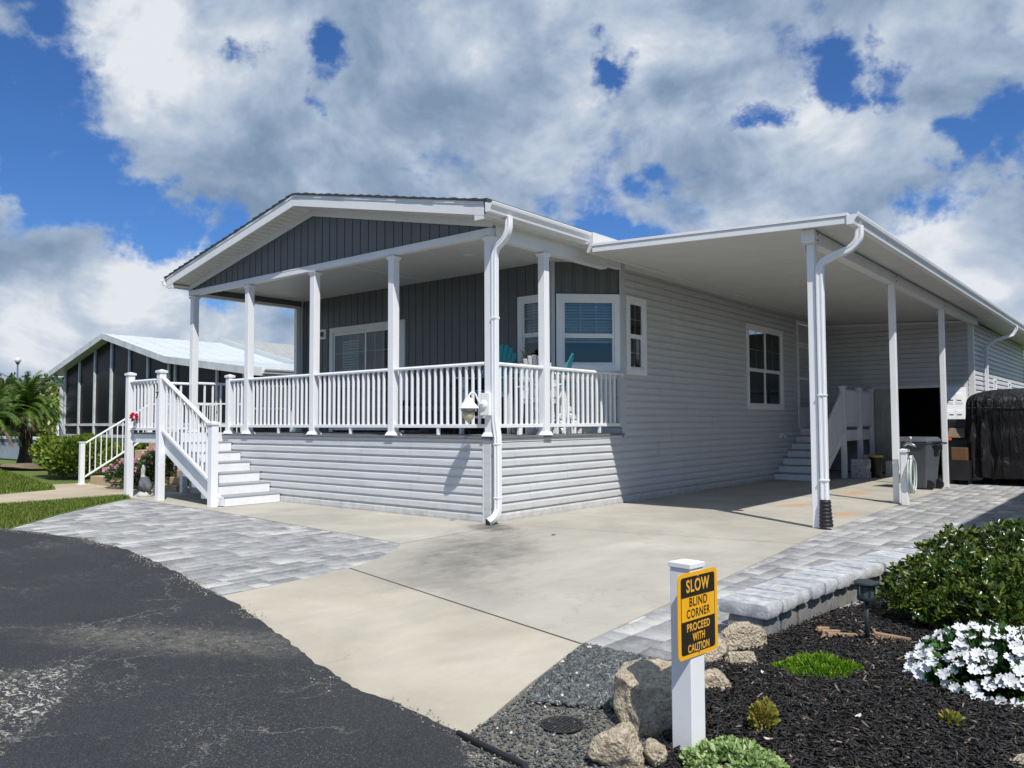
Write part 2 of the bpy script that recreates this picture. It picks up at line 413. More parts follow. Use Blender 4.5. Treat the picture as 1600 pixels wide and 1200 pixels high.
off = t.n('ShaderNodeCombineXYZ'); t.setin(off, 2, t.math('MULTIPLY', i, 37)); vv = t.vmath('ADD', co, off.outputs[0])
c = t.mix(t.mr(t.noise(8, 7, .65, vv, .8), .4, .62, 0, .85), c, (.60, .60, .60))
c = t.mix(t.mr(t.noise(14, 6, .7, t.vmath('ADD', vv, (3, 8, 2)), .8), .52, .7, 0, .6), c, (.20, .23, .27))
t.setin(b, 'Base Color', c); b.inputs['Roughness'].default_value = .85
bump(t, b, t.noise(45, 7, .7, co), .7, .012)
BLOCK = m
m, t, b = newmat('block_side'); co = t.coord()
c = t.ramp(t.noise(12, 7, .7, co), [(.3, (.15, .15, .14)), (.7, (.29, .29, .27))])
t.setin(b, 'Base Color', c); b.inputs['Roughness'].default_value = .9; bump(t, b, t.noise(60, 7, .75, co), .6, .012)
BLOCKS = m
# granite-like rocks
m, t, b = newmat('coral_rock'); co = t.coord()
c = t.ramp(t.noise(42, 8, .78, co, .8), [(.32, (.08, .06, .04)), (.40, (.36, .29, .19)), (.52, (.62, .52, .38)), (.68, (.80, .71, .55))])
c = t.mix(t.mr(t.noise(6, 5, .6, co), .5, .75, 0, .45), c, (.26, .24, .21))
sx = t.n('ShaderNodeSeparateXYZ'); t.setin(sx, 0, co)
t.setin(b, 'Base Color', c); b.inputs['Roughness'].default_value = .92
bump(t, b, t.math('ADD', t.noise(30, 8, .75, co, .5), t.math('MULTIPLY', t.voro(70, co), .5)), 1.0, .03)
ROCK = m
m, t, b = newmat('lawn_turf'); co = t.coord()
t.setin(b, 'Base Color', t.ramp(t.noise(1.3, 8, .7, co), [(.3, (.06, .10, .014)), (.55, (.11, .16, .025)), (.75, (.19, .20, .06))])); b.inputs['Roughness'].default_value = .95
bump(t, b, t.noise(60, 6, .7, co), .8, .03)
TURF = m
m, t, b = newmat('vehicle_cover_fabric'); co = t.coord()
t.setin(b, 'Base Color', t.mix(t.mr(t.noise(3, 4, .5, co), .3, .7), (.006, .006, .0065), (.013, .013, .015))); b.inputs['Roughness'].default_value = .5; b.inputs['Specular IOR Level'].default_value = .35
bump(t, b, t.noise(4, 4, .5, t.coord((1.6, 1.6, .35)), 1.2), .8, .12)
COVER = m


# ------------------------------------------------------------------ geometry helpers
class MB:
    def __init__(s):
        s.v = []; s.f = []; s.T = None

    def add(s, vs, fs):
        n = len(s.v)
        if s.T is not None: vs = [tuple(s.T @ Vector(p)) for p in vs]
        s.v += [tuple(p) for p in vs]; s.f += [tuple(i+n for i in f) for f in fs]

    def box(s, x0, x1, y0, y1, z0, z1):
        s.add([(x0, y0, z0), (x1, y0, z0), (x1, y1, z0), (x0, y1, z0), (x0, y0, z1), (x1, y0, z1), (x1, y1, z1), (x0, y1, z1)],
              [(0, 3, 2, 1), (4, 5, 6, 7), (0, 1, 5, 4), (1, 2, 6, 5), (2, 3, 7, 6), (3, 0, 4, 7)])
        return s

    def hexa(s, p):  # 8 points bottom 4 + top 4
        s.add(p, [(0, 3, 2, 1), (4, 5, 6, 7), (0, 1, 5, 4), (1, 2, 6, 5), (2, 3, 7, 6), (3, 0, 4, 7)]); return s

    def prism(s, poly, axis, a, b):
        """extrude 2D poly along axis index"""
        def mk(p, c):
            return {0: (c, p[0], p[1]), 1: (p[0], c, p[1]), 2: (p[0], p[1], c)}[axis]
        n = len(poly)
        s.add([mk(p, a) for p in poly]+[mk(p, b) for p in poly], [tuple(range(n))[::-1], tuple(range(n, 2*n))]+[(i, (i+1) % n, (i+1) % n+n, i+n) for i in range(n)])
        return s

    def sweep(s, path, prof, closed=True, upv=(0, 0, 1)):
        """sweep a 2D profile (side, up) along a 3D path"""
        pts = [Vector(p) for p in path]; n = len(prof); rings = []
        for i, p in enumerate(pts):
            d = (pts[min(i+1, len(pts)-1)]-pts[max(i-1, 0)]).normalized()
            u = Vector(upv)
            if abs(d.dot(u)) > .999: u = Vector((0, 1, 0))
            sd = d.cross(u).normalized(); uu = sd.cross(d)
            rings += [tuple(p+sd*a+uu*b) for a, b in prof]
        fs = []
        for i in range(len(pts)-1):
            for j in range(n if closed else n-1):
                k = (j+1) % n
                fs.append((i*n+j, i*n+k, (i+1)*n+k, (i+1)*n+j))
        if closed: fs += [tuple(range(n))[::-1], tuple(range((len(pts)-1)*n, len(pts)*n))]
        s.add(rings, fs); return s

    def tube(s, path, r, n=8):
        pts = [Vector(p) for p in path]; rs = r if isinstance(r, (list, tuple)) else [r]*len(pts)
        rings = []; prev = None
        for i, p in enumerate(pts):
            d = (pts[min(i+1, len(pts)-1)]-pts[max(i-1, 0)]).normalized()
            if prev is None:
                a = d.orthogonal().normalized()
            else:
                a = (prev-d*prev.dot(d)).normalized()
            prev = a; c = d.cross(a)
            rings += [tuple(p+(a*math.cos(k*2*math.pi/n)+c*math.sin(k*2*math.pi/n))*rs[i]) for k in range(n)]
        fs = [(i*n+j, i*n+(j+1) % n, (i+1)*n+(j+1) % n, (i+1)*n+j) for i in range(len(pts)-1) for j in range(n)]
        fs += [tuple(range(n))[::-1], tuple(range((len(pts)-1)*n, len(pts)*n))]
        s.add(rings, fs); return s

    def lathe(s, cx, cy, prof, n=20):
        vs = [(cx+r*math.cos(k*2*math.pi/n), cy+r*math.sin(k*2*math.pi/n), z) for r, z in prof for k in range(n)]
        fs = [(i*n+j, i*n+(j+1) % n, (i+1)*n+(j+1) % n, (i+1)*n+j) for i in range(len(prof)-1) for j in range(n)]
        fs += [tuple(range(n))[::-1], tuple(range((len(prof)-1)*n, len(prof)*n))]
        s.add(vs, fs); return s

    def build(s, name, m, parent=None, smooth=False, bevel=0, label=None):
        me = bpy.data.meshes.new(name)
        off = origin(parent)
        me.from_pydata([(x-off[0], y-off[1], z-off[2]) for x, y, z in s.v], [], s.f); me.update()
        return link(name, me, m, parent, smooth, bevel, label)


def origin(o):
    x = Vector((0, 0, 0))
    while o is not None:
        x += o.location; o = o.parent
    return x


def link(name, me, m, parent=None, smooth=False, bevel=0, label=None):
    o = bpy.data.objects.new(name, me); col.objects.link(o)
    if m: me.materials.append(m)
    o.parent = parent
    if smooth:
        me.polygons.foreach_set('use_smooth', [True]*len(me.polygons))
        if smooth == 'auto':
            es = me
            try: me.set_sharp_from_angle(angle=R(35))
            except Exception: pass
    if bevel:
        md = o.modifiers.new('bevel', 'BEVEL'); md.width = bevel; md.segments = 2; md.limit_method = 'ANGLE'; md.angle_limit = R(40)
    if label: o['label'] = label
    return o


def np_mesh(name, V, F, m, parent=None, k=4, label=None, smooth=False):
    """V (n,3) float array, F (f,k) int array"""
    me = bpy.data.meshes.new(name)
    V = np.asarray(V, dtype=np.float32)-np.array(origin(parent), dtype=np.float32)
    me.vertices.add(len(V)); me.vertices.foreach_set('co', V.ravel())
    F = np.asarray(F, dtype=np.int32)
    me.loops.add(F.size); me.loops.foreach_set('vertex_index', F.ravel())
    me.polygons.add(len(F)); me.polygons.foreach_set('loop_start', np.arange(len(F), dtype=np.int32)*k)
    try: me.polygons.foreach_set('loop_total', np.full(len(F), k, dtype=np.int32))
    except Exception: pass
    me.update(calc_edges=True); me.validate()
    return link(name, me, m, parent, smooth, 0, label)


def tag(o, label, cat, group=None, kind=None):
    if label: o['label'] = label
    if cat: o['category'] = cat
    if group: o['group'] = group
    if kind: o['kind'] = kind
    return o


def thing(name, loc, label, cat, group=None):
    o = bpy.data.objects.new(name, None); col.objects.link(o); o.location = loc; o.empty_display_size = .2
    return tag(o, label, cat, group)


def struct(o):
    o['kind'] = 'structure'; return o


def copy_tree(o, parent=None):
    c = o.copy(); col.objects.link(c); c.parent = parent
    for ch in o.children: copy_tree(ch, c)
    return c


class Fr:
    """vertical plane frame: origin (x,y), along unit dir u, outward normal n"""
    def __init__(s, x, y, ux, uy, nx, ny):
        s.o = (x, y); s.u = (ux, uy); s.nn = (nx, ny)

    def P(s, a, z, o=0):
        return (s.o[0]+s.u[0]*a+s.nn[0]*o, s.o[1]+s.u[1]*a+s.nn[1]*o, z)

    def box(s, mb, a0, a1, z0, z1, o0, o1):
        mb.hexa([s.P(a0, z0, o0), s.P(a1, z0, o0), s.P(a1, z0, o1), s.P(a0, z0, o1), s.P(a0, z1, o0), s.P(a1, z1, o0), s.P(a1, z1, o1), s.P(a0, z1, o1)])


PROF = [(0, .026), (.066, .022), (.078, .016), (.098, .002), (.126, .000)]


def segs(a0, a1, zm, holes):
    out = [(a0, a1)]
    for h0, h1, z0, z1 in holes:
        if z0 < zm < z1:
            nx = []
            for s0, s1 in out:
                if h1 <= s0 or h0 >= s1: nx.append((s0, s1)); continue
                if h0 > s0: nx.append((s0, h0))
                if h1 < s1: nx.append((h1, s1))
            out = nx
    return out


def pr_o0(pr, d):
    return dict(pr)[d]


def lap(mb, F, a0, a1, z0, z1, holes=(), step=.126):
    z = z0; sc_ = step/.126; ci = 0; lr = random.Random(int(a1*37))
    while z < z1-1e-4:
        if ci % 2 == 0: cut = sorted(lr.uniform(a0, a1) for _ in range(max(1, int((a1-a0)/3.6))))
        ci += 1
        pr = [(dz*sc_, o) for dz, o in PROF]
        for (d0, o0), (d1, o1) in zip(pr, pr[1:]):
            za, zb = z+d0, min(z+d1, z1)
            if za >= z1: break
            pieces = []
            for s0, s1 in segs(a0, a1, (za+zb)/2, holes):
                ed = [s0]+[c_ for c_ in cut if s0 < c_ < s1]+[s1]
                pieces += list(zip(ed, ed[1:]))
            for s0, s1 in pieces:
                k_ = sum(1 for c_ in cut if c_ <= s0+1e-6) % 2
                o0, o1 = pr_o0(pr, d0)+k_*.0022, pr_o0(pr, d1)+k_*.0022
                mb.add([F.P(s0, za, o0), F.P(s1, za, o0), F.P(s1, zb, o1), F.P(s0, zb, o1)], [(0, 1, 2, 3)])
        zt = z+step
        if zt < z1:
            for s0, s1 in segs(a0, a1, zt, holes):
                mb.add([F.P(s0, zt, .000), F.P(s1, zt, .000), F.P(s1, zt-.004, .026), F.P(s0, zt-.004, .026), F.P(s0, zt, .026), F.P(s1, zt, .026)], [(0, 1, 2, 3), (3, 2, 5, 4)])
        z = zt


def batten(mb, F, a0, a1, z0, z1fn, holes=(), step=.2, start=0):
    """board and batten: wide board, raised batten. z1fn(a) gives the top"""
    a = a0-start
    while a < a1:
        for (b0, b1, o0, o1) in ((a, a+.006, -.010, -.010), (a+.006, a+.156, .004, .004), (a+.156, a+.162, -.010, -.010), (a+.162, a+step, .012, .012)):
            c0, c1 = max(b0, a0), min(b1, a1)
            if c1 <= c0: continue
            am = (c0+c1)/2
            zs = [(z0, None)]
            cuts = [(h[2], h[3]) for h in holes if h[0] < am < h[1]]
            lo = z0; pieces = []
            for h2, h3 in sorted(cuts):
                if h2 > lo: pieces.append((lo, h2, False))
                lo = max(lo, h3)
            pieces.append((lo, None, True))
            for p0, p1, top in pieces:
                za, zb = (z1fn(c0), z1fn(c1)) if top else (p1, p1)
                if za <= p0 and zb <= p0: continue
                mb.add([F.P(c0, p0, o0), F.P(c1, p0, o0), F.P(c1, max(zb, p0), o0), F.P(c0, max(za, p0), o0)], [(0, 1, 2, 3)])
                for aa, zt in ((c0, za), (c1, zb)):
                    mb.add([F.P(aa, p0, -.010), F.P(aa, p0, o0), F.P(aa, max(zt, p0), o0), F.P(aa, max(zt, p0), -.010)], [(0, 1, 2, 3)])
        a += step


def window(F, a0, a1, z0, z1, parent, cols=2, rows=2, split=.5, trim=.09, blind='top', sashes=1, grid_low=False, label=None):
    """double hung window; a0..a1, z0..z1 are the outer edges of the trim"""
    mb = MB()
    F.box(mb, a0, a1, z1-trim, z1, .0, .045); F.box(mb, a0, a1, z0, z0+trim*1.05, 0, .045)
    F.box(mb, a0, a0+trim, z0+trim*1.05, z1-trim, 0, .045); F.box(mb, a1-trim, a1, z0+trim*1.05, z1-trim, 0, .045)
    wobj = mb.build('window', WHITE, parent, bevel=.004, label=label)
    i0, i1, j0, j1 = a0+trim, a1-trim, z0+trim*1.05, z1-trim
    wd = (i1-i0)/sashes
    fr = MB(); gb = MB(); mu = MB(); bl = MB()
    for k in range(sashes):
        b0, b1 = i0+k*wd, i0+(k+1)*wd
        s = .035
        zm = j0+(j1-j0)*split
        for (c0, c1, o) in ((j0, zm, -.01), (zm, j1, .006)):
            F.box(fr, b0, b0+s, c0, c1, o-.02, o+.02); F.box(fr, b1-s, b1, c0, c1, o-.02, o+.02)
            F.box(fr, b0+s, b1-s, c0, c0+s*1.1, o-.02, o+.02); F.box(fr, b0+s, b1-s, c1-s, c1, o-.02, o+.02)
            gb.add([F.P(b0+s, c0+s, o), F.P(b1-s, c0+s, o), F.P(b1-s, c1-s, o), F.P(b0+s, c1-s, o)], [(0, 1, 2, 3)])
            if o > 0 or grid_low:
                for q in range(1, cols):
                    x = b0+s+(b1-b0-2*s)*q/cols; F.box(mu, x-.008, x+.008, c0+s, c1-s, o-.012, o-.003)
                for q in range(1, rows):
                    z = c0+s+(c1-c0-2*s)*q/rows; F.box(mu, b0+s, b1-s, z-.008, z+.008, o-.0125, o-.0035)
        if blind:
            zb = (j0+j1)/2-.12 if blind == 'top' else j0+(j1-j0)*.04
            z = j1-.02
            while z > zb:
                F.box(bl, b0+s*.4, b1-s*.4, z-.030, z-.026, -.12, -.075)
                bl.add([F.P(b0+.015, z-.05, -.075), F.P(b1-.015, z-.05, -.075), F.P(b1-.015, z-.004, -.105), F.P(b0+.015, z-.004, -.105)], [(0, 1, 2, 3)])
                z -= .05
    fr.build('sash', WHITE, wobj, bevel=.003)
    gb.build('pane', GLASS, wobj)
    if mu.v: mu.build('muntin', WHITE, wobj)
    if bl.v: bl.build('blind', BLIND, wobj)
    return wobj


RAILP = [(-.035, -.022), (.035, -.022), (.040, .0), (.030, .018), (.012, .026), (-.012, .026), (-.030, .018), (-.040, 0)]


def railing(parent, p0, p1, zt0, zt1, zb0, zb1, n, bs=.038, foot=None, mat=None, name='railing', slim=False, sub=True):
    """sloped or flat railing between two points; returns the part"""
    mat = mat or WHITE
    P0, P1 = Vector((p0[0], p0[1], 0)), Vector((p1[0], p1[1], 0))
    pr = [(a*.55, b*.7) for a, b in RAILP] if slim else RAILP
    top = MB().sweep([(p0[0], p0[1], zt0), (p1[0], p1[1], zt1)], pr)
    rail = top.build(name, mat, parent, smooth='auto')
    h = .018 if slim else .026
    bt = MB().sweep([(p0[0], p0[1], zb0), (p1[0], p1[1], zb1)], [(-h, -h), (h, -h), (h, h), (-h, h)])
    bt.build('bottom_rail', mat, rail, bevel=.004)
    if foot:
        for q in foot:
            c = P0.lerp(P1, q); z = zb0+(zb1-zb0)*q
            MB().box(c.x-.02, c.x+.02, c.y-.02, c.y+.02, z-.13, z-.026).build('support_block', mat, rail)
    proto = None
    d = (P1-P0).normalized(); nx, ny = -d.y, d.x
    for k in range(n):
        q = (k+1)/(n+1); c = P0.lerp(P1, q)
        za = zb0+(zb1-zb0)*q+.01; zb = zt0+(zt1-zt0)*q-.02
        if proto is None:
            mb = MB(); hw = bs/2; cc = hw*.35
            oct_ = [(-hw, -hw+cc), (-hw+cc, -hw), (hw-cc, -hw), (hw, -hw+cc), (hw, hw-cc), (hw-cc, hw), (-hw+cc, hw), (-hw, hw-cc)]
            vs = []
            for zz_ in (za, zb):
                vs += [(c.x+d.x*a+nx*b, c.y+d.y*a+ny*b, zz_) for a, b in oct_]
            mb.add(vs, [(i, (i+1) % 8, (i+1) % 8+8, i+8) for i in range(8)]+[tuple(range(8))[::-1], tuple(range(8, 16))])
            proto = mb.build('baluster', mat, rail); pc = c.copy(); pz = za
        else:
            o = proto.copy(); col.objects.link(o); o.location = (c.x-pc.x, c.y-pc.y, za-pz)
    return rail


def vpost(parent, x, y, z0, z1, w=.13, base=True, cap=False, top=False, name='porch_post', mat=None, bevel=.006, rot=0):
    mat = mat or WHITE; h = w/2
    p = MB().box(x-h, x+h, y-h, y+h, z0, z1).build(name, mat, parent, bevel=bevel)
    if base:
        MB().hexa([(x-h-.035, y-h-.035, z0), (x+h+.035, y-h-.035, z0), (x+h+.035, y+h+.035, z0), (x-h-.035, y+h+.035, z0), (x-h-.01, y-h-.01, z0+.055), (x+h+.01, y-h-.01, z0+.055), (x+h+.01, y+h+.01, z0+.055), (x-h-.01, y+h+.01, z0+.055)]).build('base_trim', mat, p, bevel=.004)
    if top:
        MB().hexa([(x-h-.008, y-h-.008, z1-.07), (x+h+.008, y-h-.008, z1-.07), (x+h+.008, y+h+.008, z1-.07), (x-h-.008, y+h+.008, z1-.07), (x-h-.03, y-h-.03, z1-.02), (x+h+.03, y-h-.03, z1-.02), (x+h+.03, y+h+.03, z1-.02), (x-h-.03, y+h+.03, z1-.02)]).build('top_trim', mat, p, bevel=.003)
    if cap:
        c = .018
        mb = MB(); mb.box(x-h-c, x+h+c, y-h-c, y+h+c, z1-.025, z1+.012)
        mb.add([(x-h-c, y-h-c, z1+.012), (x+h+c, y-h-c, z1+.012), (x+h+c, y+h+c, z1+.012), (x-h-c, y+h+c, z1+.012), (x, y, z1+.04)], [(0, 1, 4), (1, 2, 4), (2, 3, 4), (3, 0, 4)])
        mb.build('cap', mat, p)
    return p


def downspout(parent, path, wd=.075, dp=.055, name='downspout', mat=None, upv=(0, 1, 0)):
    hx, hy = wd/2, dp/2; c = .010
    prof = [(-hx, -hy+c), (-hx+c, -hy), (-hx*.35, -hy), (-hx*.3, -hy+.006), (hx*.3, -hy+.006), (hx*.35, -hy), (hx-c, -hy), (hx, -hy+c), (hx, hy-c), (hx-c, hy), (-hx+c, hy), (-hx, hy-c)]
    return MB().sweep(path, prof, upv=upv).build(name, mat or WHITE, parent, smooth='auto')


def curve_pts(a, b, c, n=6):
    """quadratic bend"""
    A, B, C = Vector(a), Vector(b), Vector(c)
    return [tuple(A*(1-t)**2+B*2*t*(1-t)+C*t*t) for t in [i/n for i in range(n+1)]]


def poly_sheet(name, pts, z, m, thick=0):
    import mathutils.geometry as g
    tri = g.tessellate_polygon([[Vector((p[0], p[1], 0)) for p in pts]])
    n = len(pts)
    vs = [(p[0], p[1], z) for p in pts]; fs = [tuple(t) for t in tri]
    # make sure faces look up
    out = []
    for f in fs:
        a, b, c = [Vector(vs[i]) for i in f]
        out.append(f if (b-a).cross(c-a).z > 0 else f[::-1])
    if thick:
        vs += [(p[0], p[1], z-thick) for p in pts]
        out += [(i, i+n, (i+1) % n+n, (i+1) % n) for i in range(n)]
    mb = MB(); mb.add(vs, out)
    return struct(mb.build(name, m))


def leaves(name, m, parent, C, Nn, size, asp=.45, fold=.25, label=None, jit=.3, droop=0, rng=nr):
    """one folded 4-point leaf per centre C pointing along Nn"""
    C = np.asarray(C); n = len(C); Nn = np.asarray(Nn)+rng.normal(0, jit, (n, 3))
    Nn /= np.linalg.norm(Nn, axis=1)[:, None]+1e-9
    r = rng.normal(0, 1, (n, 3)); S = np.cross(Nn, r); S /= np.linalg.norm(S, axis=1)[:, None]+1e-9
    U = np.cross(S, Nn)
    L = (size*rng.uniform(.7, 1.25, n))[:, None]; W = L*asp
    B = C; Tt = C+Nn*L+np.array([0, 0, -droop])*L; M = C+Nn*L*.5
    Lf = M+S*W*.5+U*W*fold; Rg = M-S*W*.5+U*W*fold
    V = np.stack([B, Lf, Tt, Rg], 1).reshape(-1, 3)
    base = np.arange(n)[:, None]*4
    F = np.concatenate([base+np.array([0, 1, 2]), base+np.array([0, 2, 3])], 0)
    return np_mesh(name, V, F, m, parent, 3, label)


def rounded_leaves(name, m, parent, C, Nn, size, asp=.5, label=None, jit=.3, rng=nr, cup=.15):
    """obovate 6-point leaf"""
    C = np.asarray(C); n = len(C); Nn = np.asarray(Nn)+rng.normal(0, jit, (n, 3))
    Nn /= np.linalg.norm(Nn, axis=1)[:, None]+1e-9
    r = rng.normal(0, 1, (n, 3)); S = np.cross(Nn, r); S /= np.linalg.norm(S, axis=1)[:, None]+1e-9
    U = np.cross(S, Nn); L = (size*rng.uniform(.7, 1.2, n))[:, None]; W = L*asp
    pts = [C, C+Nn*L*.45+S*W*.36+U*W*cup, C+Nn*L*.82+S*W*.42+U*W*cup, C+Nn*L, C+Nn*L*.82-S*W*.42+U*W*cup, C+Nn*L*.45-S*W*.36+U*W*cup]
    V = np.stack(pts, 1).reshape(-1, 3); base = np.arange(n)[:, None]*6
    F = np.concatenate([base+np.array([0, 1, 2, 3]), base+np.array([0, 3, 4, 5])], 0)
    return np_mesh(name, V, F, m, parent, 4, label)


def ico(sub=2):
    import bmesh
    bm = bmesh.new(); bmesh.ops.create_icosphere(bm, subdivisions=sub, radius=1)
    V = np.array([v.co[:] for v in bm.verts]); F = np.array([[v.index for v in f.verts] for f in bm.faces]); bm.free()
    return V, F


from mathutils import noise as mn


def rock(name, loc, size, rotz, label, seed=0, m=None, sub=4, cat='rock', group='rocks edging the garden bed', flat=0, rough=.15):
    V, F = ico(sub); out = []
    c, s = math.cos(rotz), math.sin(rotz)
    rr = random.Random(seed)
    planes = [(Vector((rr.gauss(0, 1), rr.gauss(0, 1), rr.gauss(0, .8))).normalized(), rr.uniform(.55, .82)) for _ in range(9)]
    for v in V:
        p = Vector(v)
        for nrm, d in planes:
            k = p.dot(nrm)
            if k > d: p -= nrm*(k-d)*.85
        q = Vector(v)
        k = 1+mn.fractal(q*1.6+Vector((seed*3.1, 0, 0)), 1, 2, 3)*rough+mn.fractal(q*6+Vector((0, seed*1.7, 0)), .9, 2, 4)*.03
        p = p*k
        x, y, z = p.x*size[0], p.y*size[1], p.z*size[2]
        z = max(z, -size[2]*.55)
        out.append((x*c-y*s, x*s+y*c, z+size[2]*.5))
    o = thing(name, loc, label, cat, group) if False else None
    me = bpy.data.meshes.new(name); me.from_pydata(out, [], [tuple(int(i) for i in f) for f in F]); me.update()
    ob = link(name, me, m or ROCK, None, True)
    ob.location = loc
    return tag(ob, label, cat, group)


# ------------------------------------------------------------------ ground
mb = MB(); mb.add([(-400, -300, -.06), (400, -300, -.06), (400, 400, -.06), (-400, 400, -.06)], [(0, 1, 2, 3)])
struct(mb.build('ground', TURF))
ROADE = [(-30, 2.5), (-24, -.6), (-16, -3.4), (-11, -4.55), (-8, -4.75), (-6, -4.62), (-4.82, -4.44), (-4.0, -4.27), (-2.95, -4.13), (-1.59, -4.18), (-.29, -4.42), (.65, -4.66), (1.3, -4.76), (2.11, -5.0), (2.76, -5.23), (3.43, -5.43), (3.96, -5.56), (4.39, -5.62), (4.72, -5.67), (5.1, -5.95), (6.0, -6.6), (9, -8.0), (20, -11), (60, -20)]
edge = []
for (a, b_) in zip(ROADE, ROADE[1:]):
    L = math.dist(a, b_); n = max(1, int(L/.045)) if -6 < a[0] < 6 else 1
    for i in range(n):
        q = i/n; x, y = a[0]+(b_[0]-a[0])*q, a[1]+(b_[1]-a[1])*q
        k = mn.fractal(Vector((x*2.2, y*2.2, 0)), 1, 2, 5)*.05+mn.fractal(Vector((x*14, y*14, 3)), 1, 2, 3)*.016 if n > 1 else 0
        edge.append((x, y+k))
edge.append(ROADE[-1])
poly_sheet('asphalt_road', edge+[(60, -90), (-60, -90), (-60, 2.5)], .014, ASPH, .03)

CONCP = [(-9.2, -.02), (-9.2, -1.12), (-7.8, -1.33), (-6.4, -1.40), (-4.6, -1.50), (-3.14, -1.63), (-1.36, -1.82), (.1, -1.96), (.40, -2.02), (.66, -2.32), (.88, -2.72), (1.05, -3.1), (1.16, -3.5), (1.22, -3.95), (1.27, -4.4), (1.3, -5.0), (3.2, -5.9), (4.78, -6.0), (4.77, -5.62), (4.55, -4.9), (4.34, -4.12), (4.24, -2.9), (4.15, -1.62), (4.0, .2), (3.88, 1.71), (3.80, 4), (3.76, 5.82), (3.70, 9), (3.62, 14.3), (-9.2, 14.3)]
poly_sheet('concrete_driveway', CONCP, .008, CONC, .05)


def strip(name, a, b, wdt, z, m):
    A, B = Vector(a), Vector(b); d = (B-A).normalized(); n_ = Vector((-d.y, d.x))*wdt/2
    mb = MB(); mb.add([(*(A-n_), z), (*(B-n_), z), (*(B+n_), z), (*(A+n_), z)], [(0, 1, 2, 3)])
    return struct(mb.build(name, m))


JOINT = basic('joint_gap', (.05, .045, .04), .95, .2, 9)
JOINTL = basic('saw_joint', (.20, .185, .16), .95, .2, 9)
strip('driveway_joint', (1.13, -3.36), (4.34, -4.12), .016, .0100, JOINT)
strip('driveway_joint', (.39, -2.0), (.30, -.16), .010, .0100, JOINTL)
strip('driveway_joint', (.03, .0), (3.96, .75), .008, .0100, JOINTL)
strip('driveway_joint', (-3.55, -1.58), (-3.6, -.05), .008, .0100, JOINTL)
strip('driveway_joint', (.02, 6.3), (3.76, 6.5), .010, .0100, JOINTL)
strip('driveway_joint', (.02, 10.2), (3.70, 10.2), .010, .0100, JOINTL)


def pavers(name, x0, x1, y0, y1, along, keep, rng):
    """random ashlar pavers as one sheet of separate bevelled stones"""
    V = []; F = []
    def stone(a0, a1, b0, b1):
        g = .003; h = .005; dz = rng.uniform(-.0015, .0015)
        if along == 'y': pts = [(b0, a0), (b1, a0), (b1, a1), (b0, a1)]
        else: pts = [(a0, b0), (a1, b0), (a1, b1), (a0, b1)]
        xs = [p[0] for p in pts]; ys = [p[1] for p in pts]
        X0, X1, Y0, Y1 = min(xs)+g, max(xs)-g, min(ys)+g, max(ys)-g
        if not keep((X0+X1)/2, (Y0+Y1)/2): return
        n = len(V)
        V.extend([(X0, Y0, -.03), (X1, Y0, -.03), (X1, Y1, -.03), (X0, Y1, -.03), (X0, Y0, -h+dz), (X1, Y0, -h+dz), (X1, Y1, -h+dz), (X0, Y1, -h+dz), (X0+h, Y0+h, dz), (X1-h, Y0+h, dz), (X1-h, Y1-h, dz), (X0+h, Y1-h, dz)])
        for f in ((0, 1, 5, 4), (1, 2, 6, 5), (2, 3, 7, 6), (3, 0, 4, 7), (4, 5, 9, 8), (5, 6, 10, 9), (6, 7, 11, 10), (7, 4, 8, 11), (8, 9, 10, 11)):
            F.append([i+n for i in f])
    A0, A1, B0, B1 = (y0, y1, x0, x1) if along == 'y' else (x0, x1, y0, y1)
    b = B0
    while b < B1:
        wd = rng.choice([.16, .16, .24]); a = A0-rng.uniform(0, .2)
        while a < A1:
            L = rng.choice([.16, .24, .24, .32]); stone(a, a+L, b, b+wd); a += L
        b += wd
    return struct(np_mesh(name, np.array(V), np.array(F), PAVER, None, 4))


pavers('paver_apron', -8.4, 1.5, -5.2, -1.1, 'y', lambda x, y: True, random.Random(3))
pavers('paver_walkway', 3.5, 7.6, -4.10, 16, 'y', lambda x, y: y > -4.08 and (x < 5.15 or y > -2.4+(x-5.1)*1.6), random.Random(5))
mb = MB(); mb.box(4.32, 5.0, -4.13, -4.095, -.05, -.004); struct(mb.build('paver_edge_restraint', BLOCKS))
mb = MB(); mb.add([(-8.6, -5.4, -.028), (8, -5.4, -.028), (8, 16.5, -.028), (-8.6, 16.5, -.028)], [(0, 1, 2, 3)]); struct(mb.build('joint_sand', JOINTL))

# grass areas and the neighbour's walk
poly_sheet('lawn', [(-8.28, -1.05), (-7.75, -1.34), (-6.96, -2.26), (-5.96, -3.27), (-4.66, -4.40), (-5.2, -4.62), (-8, -4.85), (-8.3, -4.8)], .010, TURF, .03)
poly_sheet('lawn', [(-10.75, -5.0), (-10.72, -2.5), (-11.05, -1.38), (-12.0, -1.05), (-12.9, -.9), (-17, -.1), (-24, 1.2), (-60, 6), (-60, 4), (-30, 2.4), (-24, -.7), (-16, -3.5), (-11, -4.7)], .010, TURF, .03)
poly_sheet('walkway', [(-10.75, -5.2), (-8.28, -5.2), (-8.28, -1.05), (-9.25, -1.05), (-9.25, .55), (-12.6, .55), (-12.6, -1.02), (-11.05, -1.38), (-10.72, -2.5)], .004, WALKC, .03)


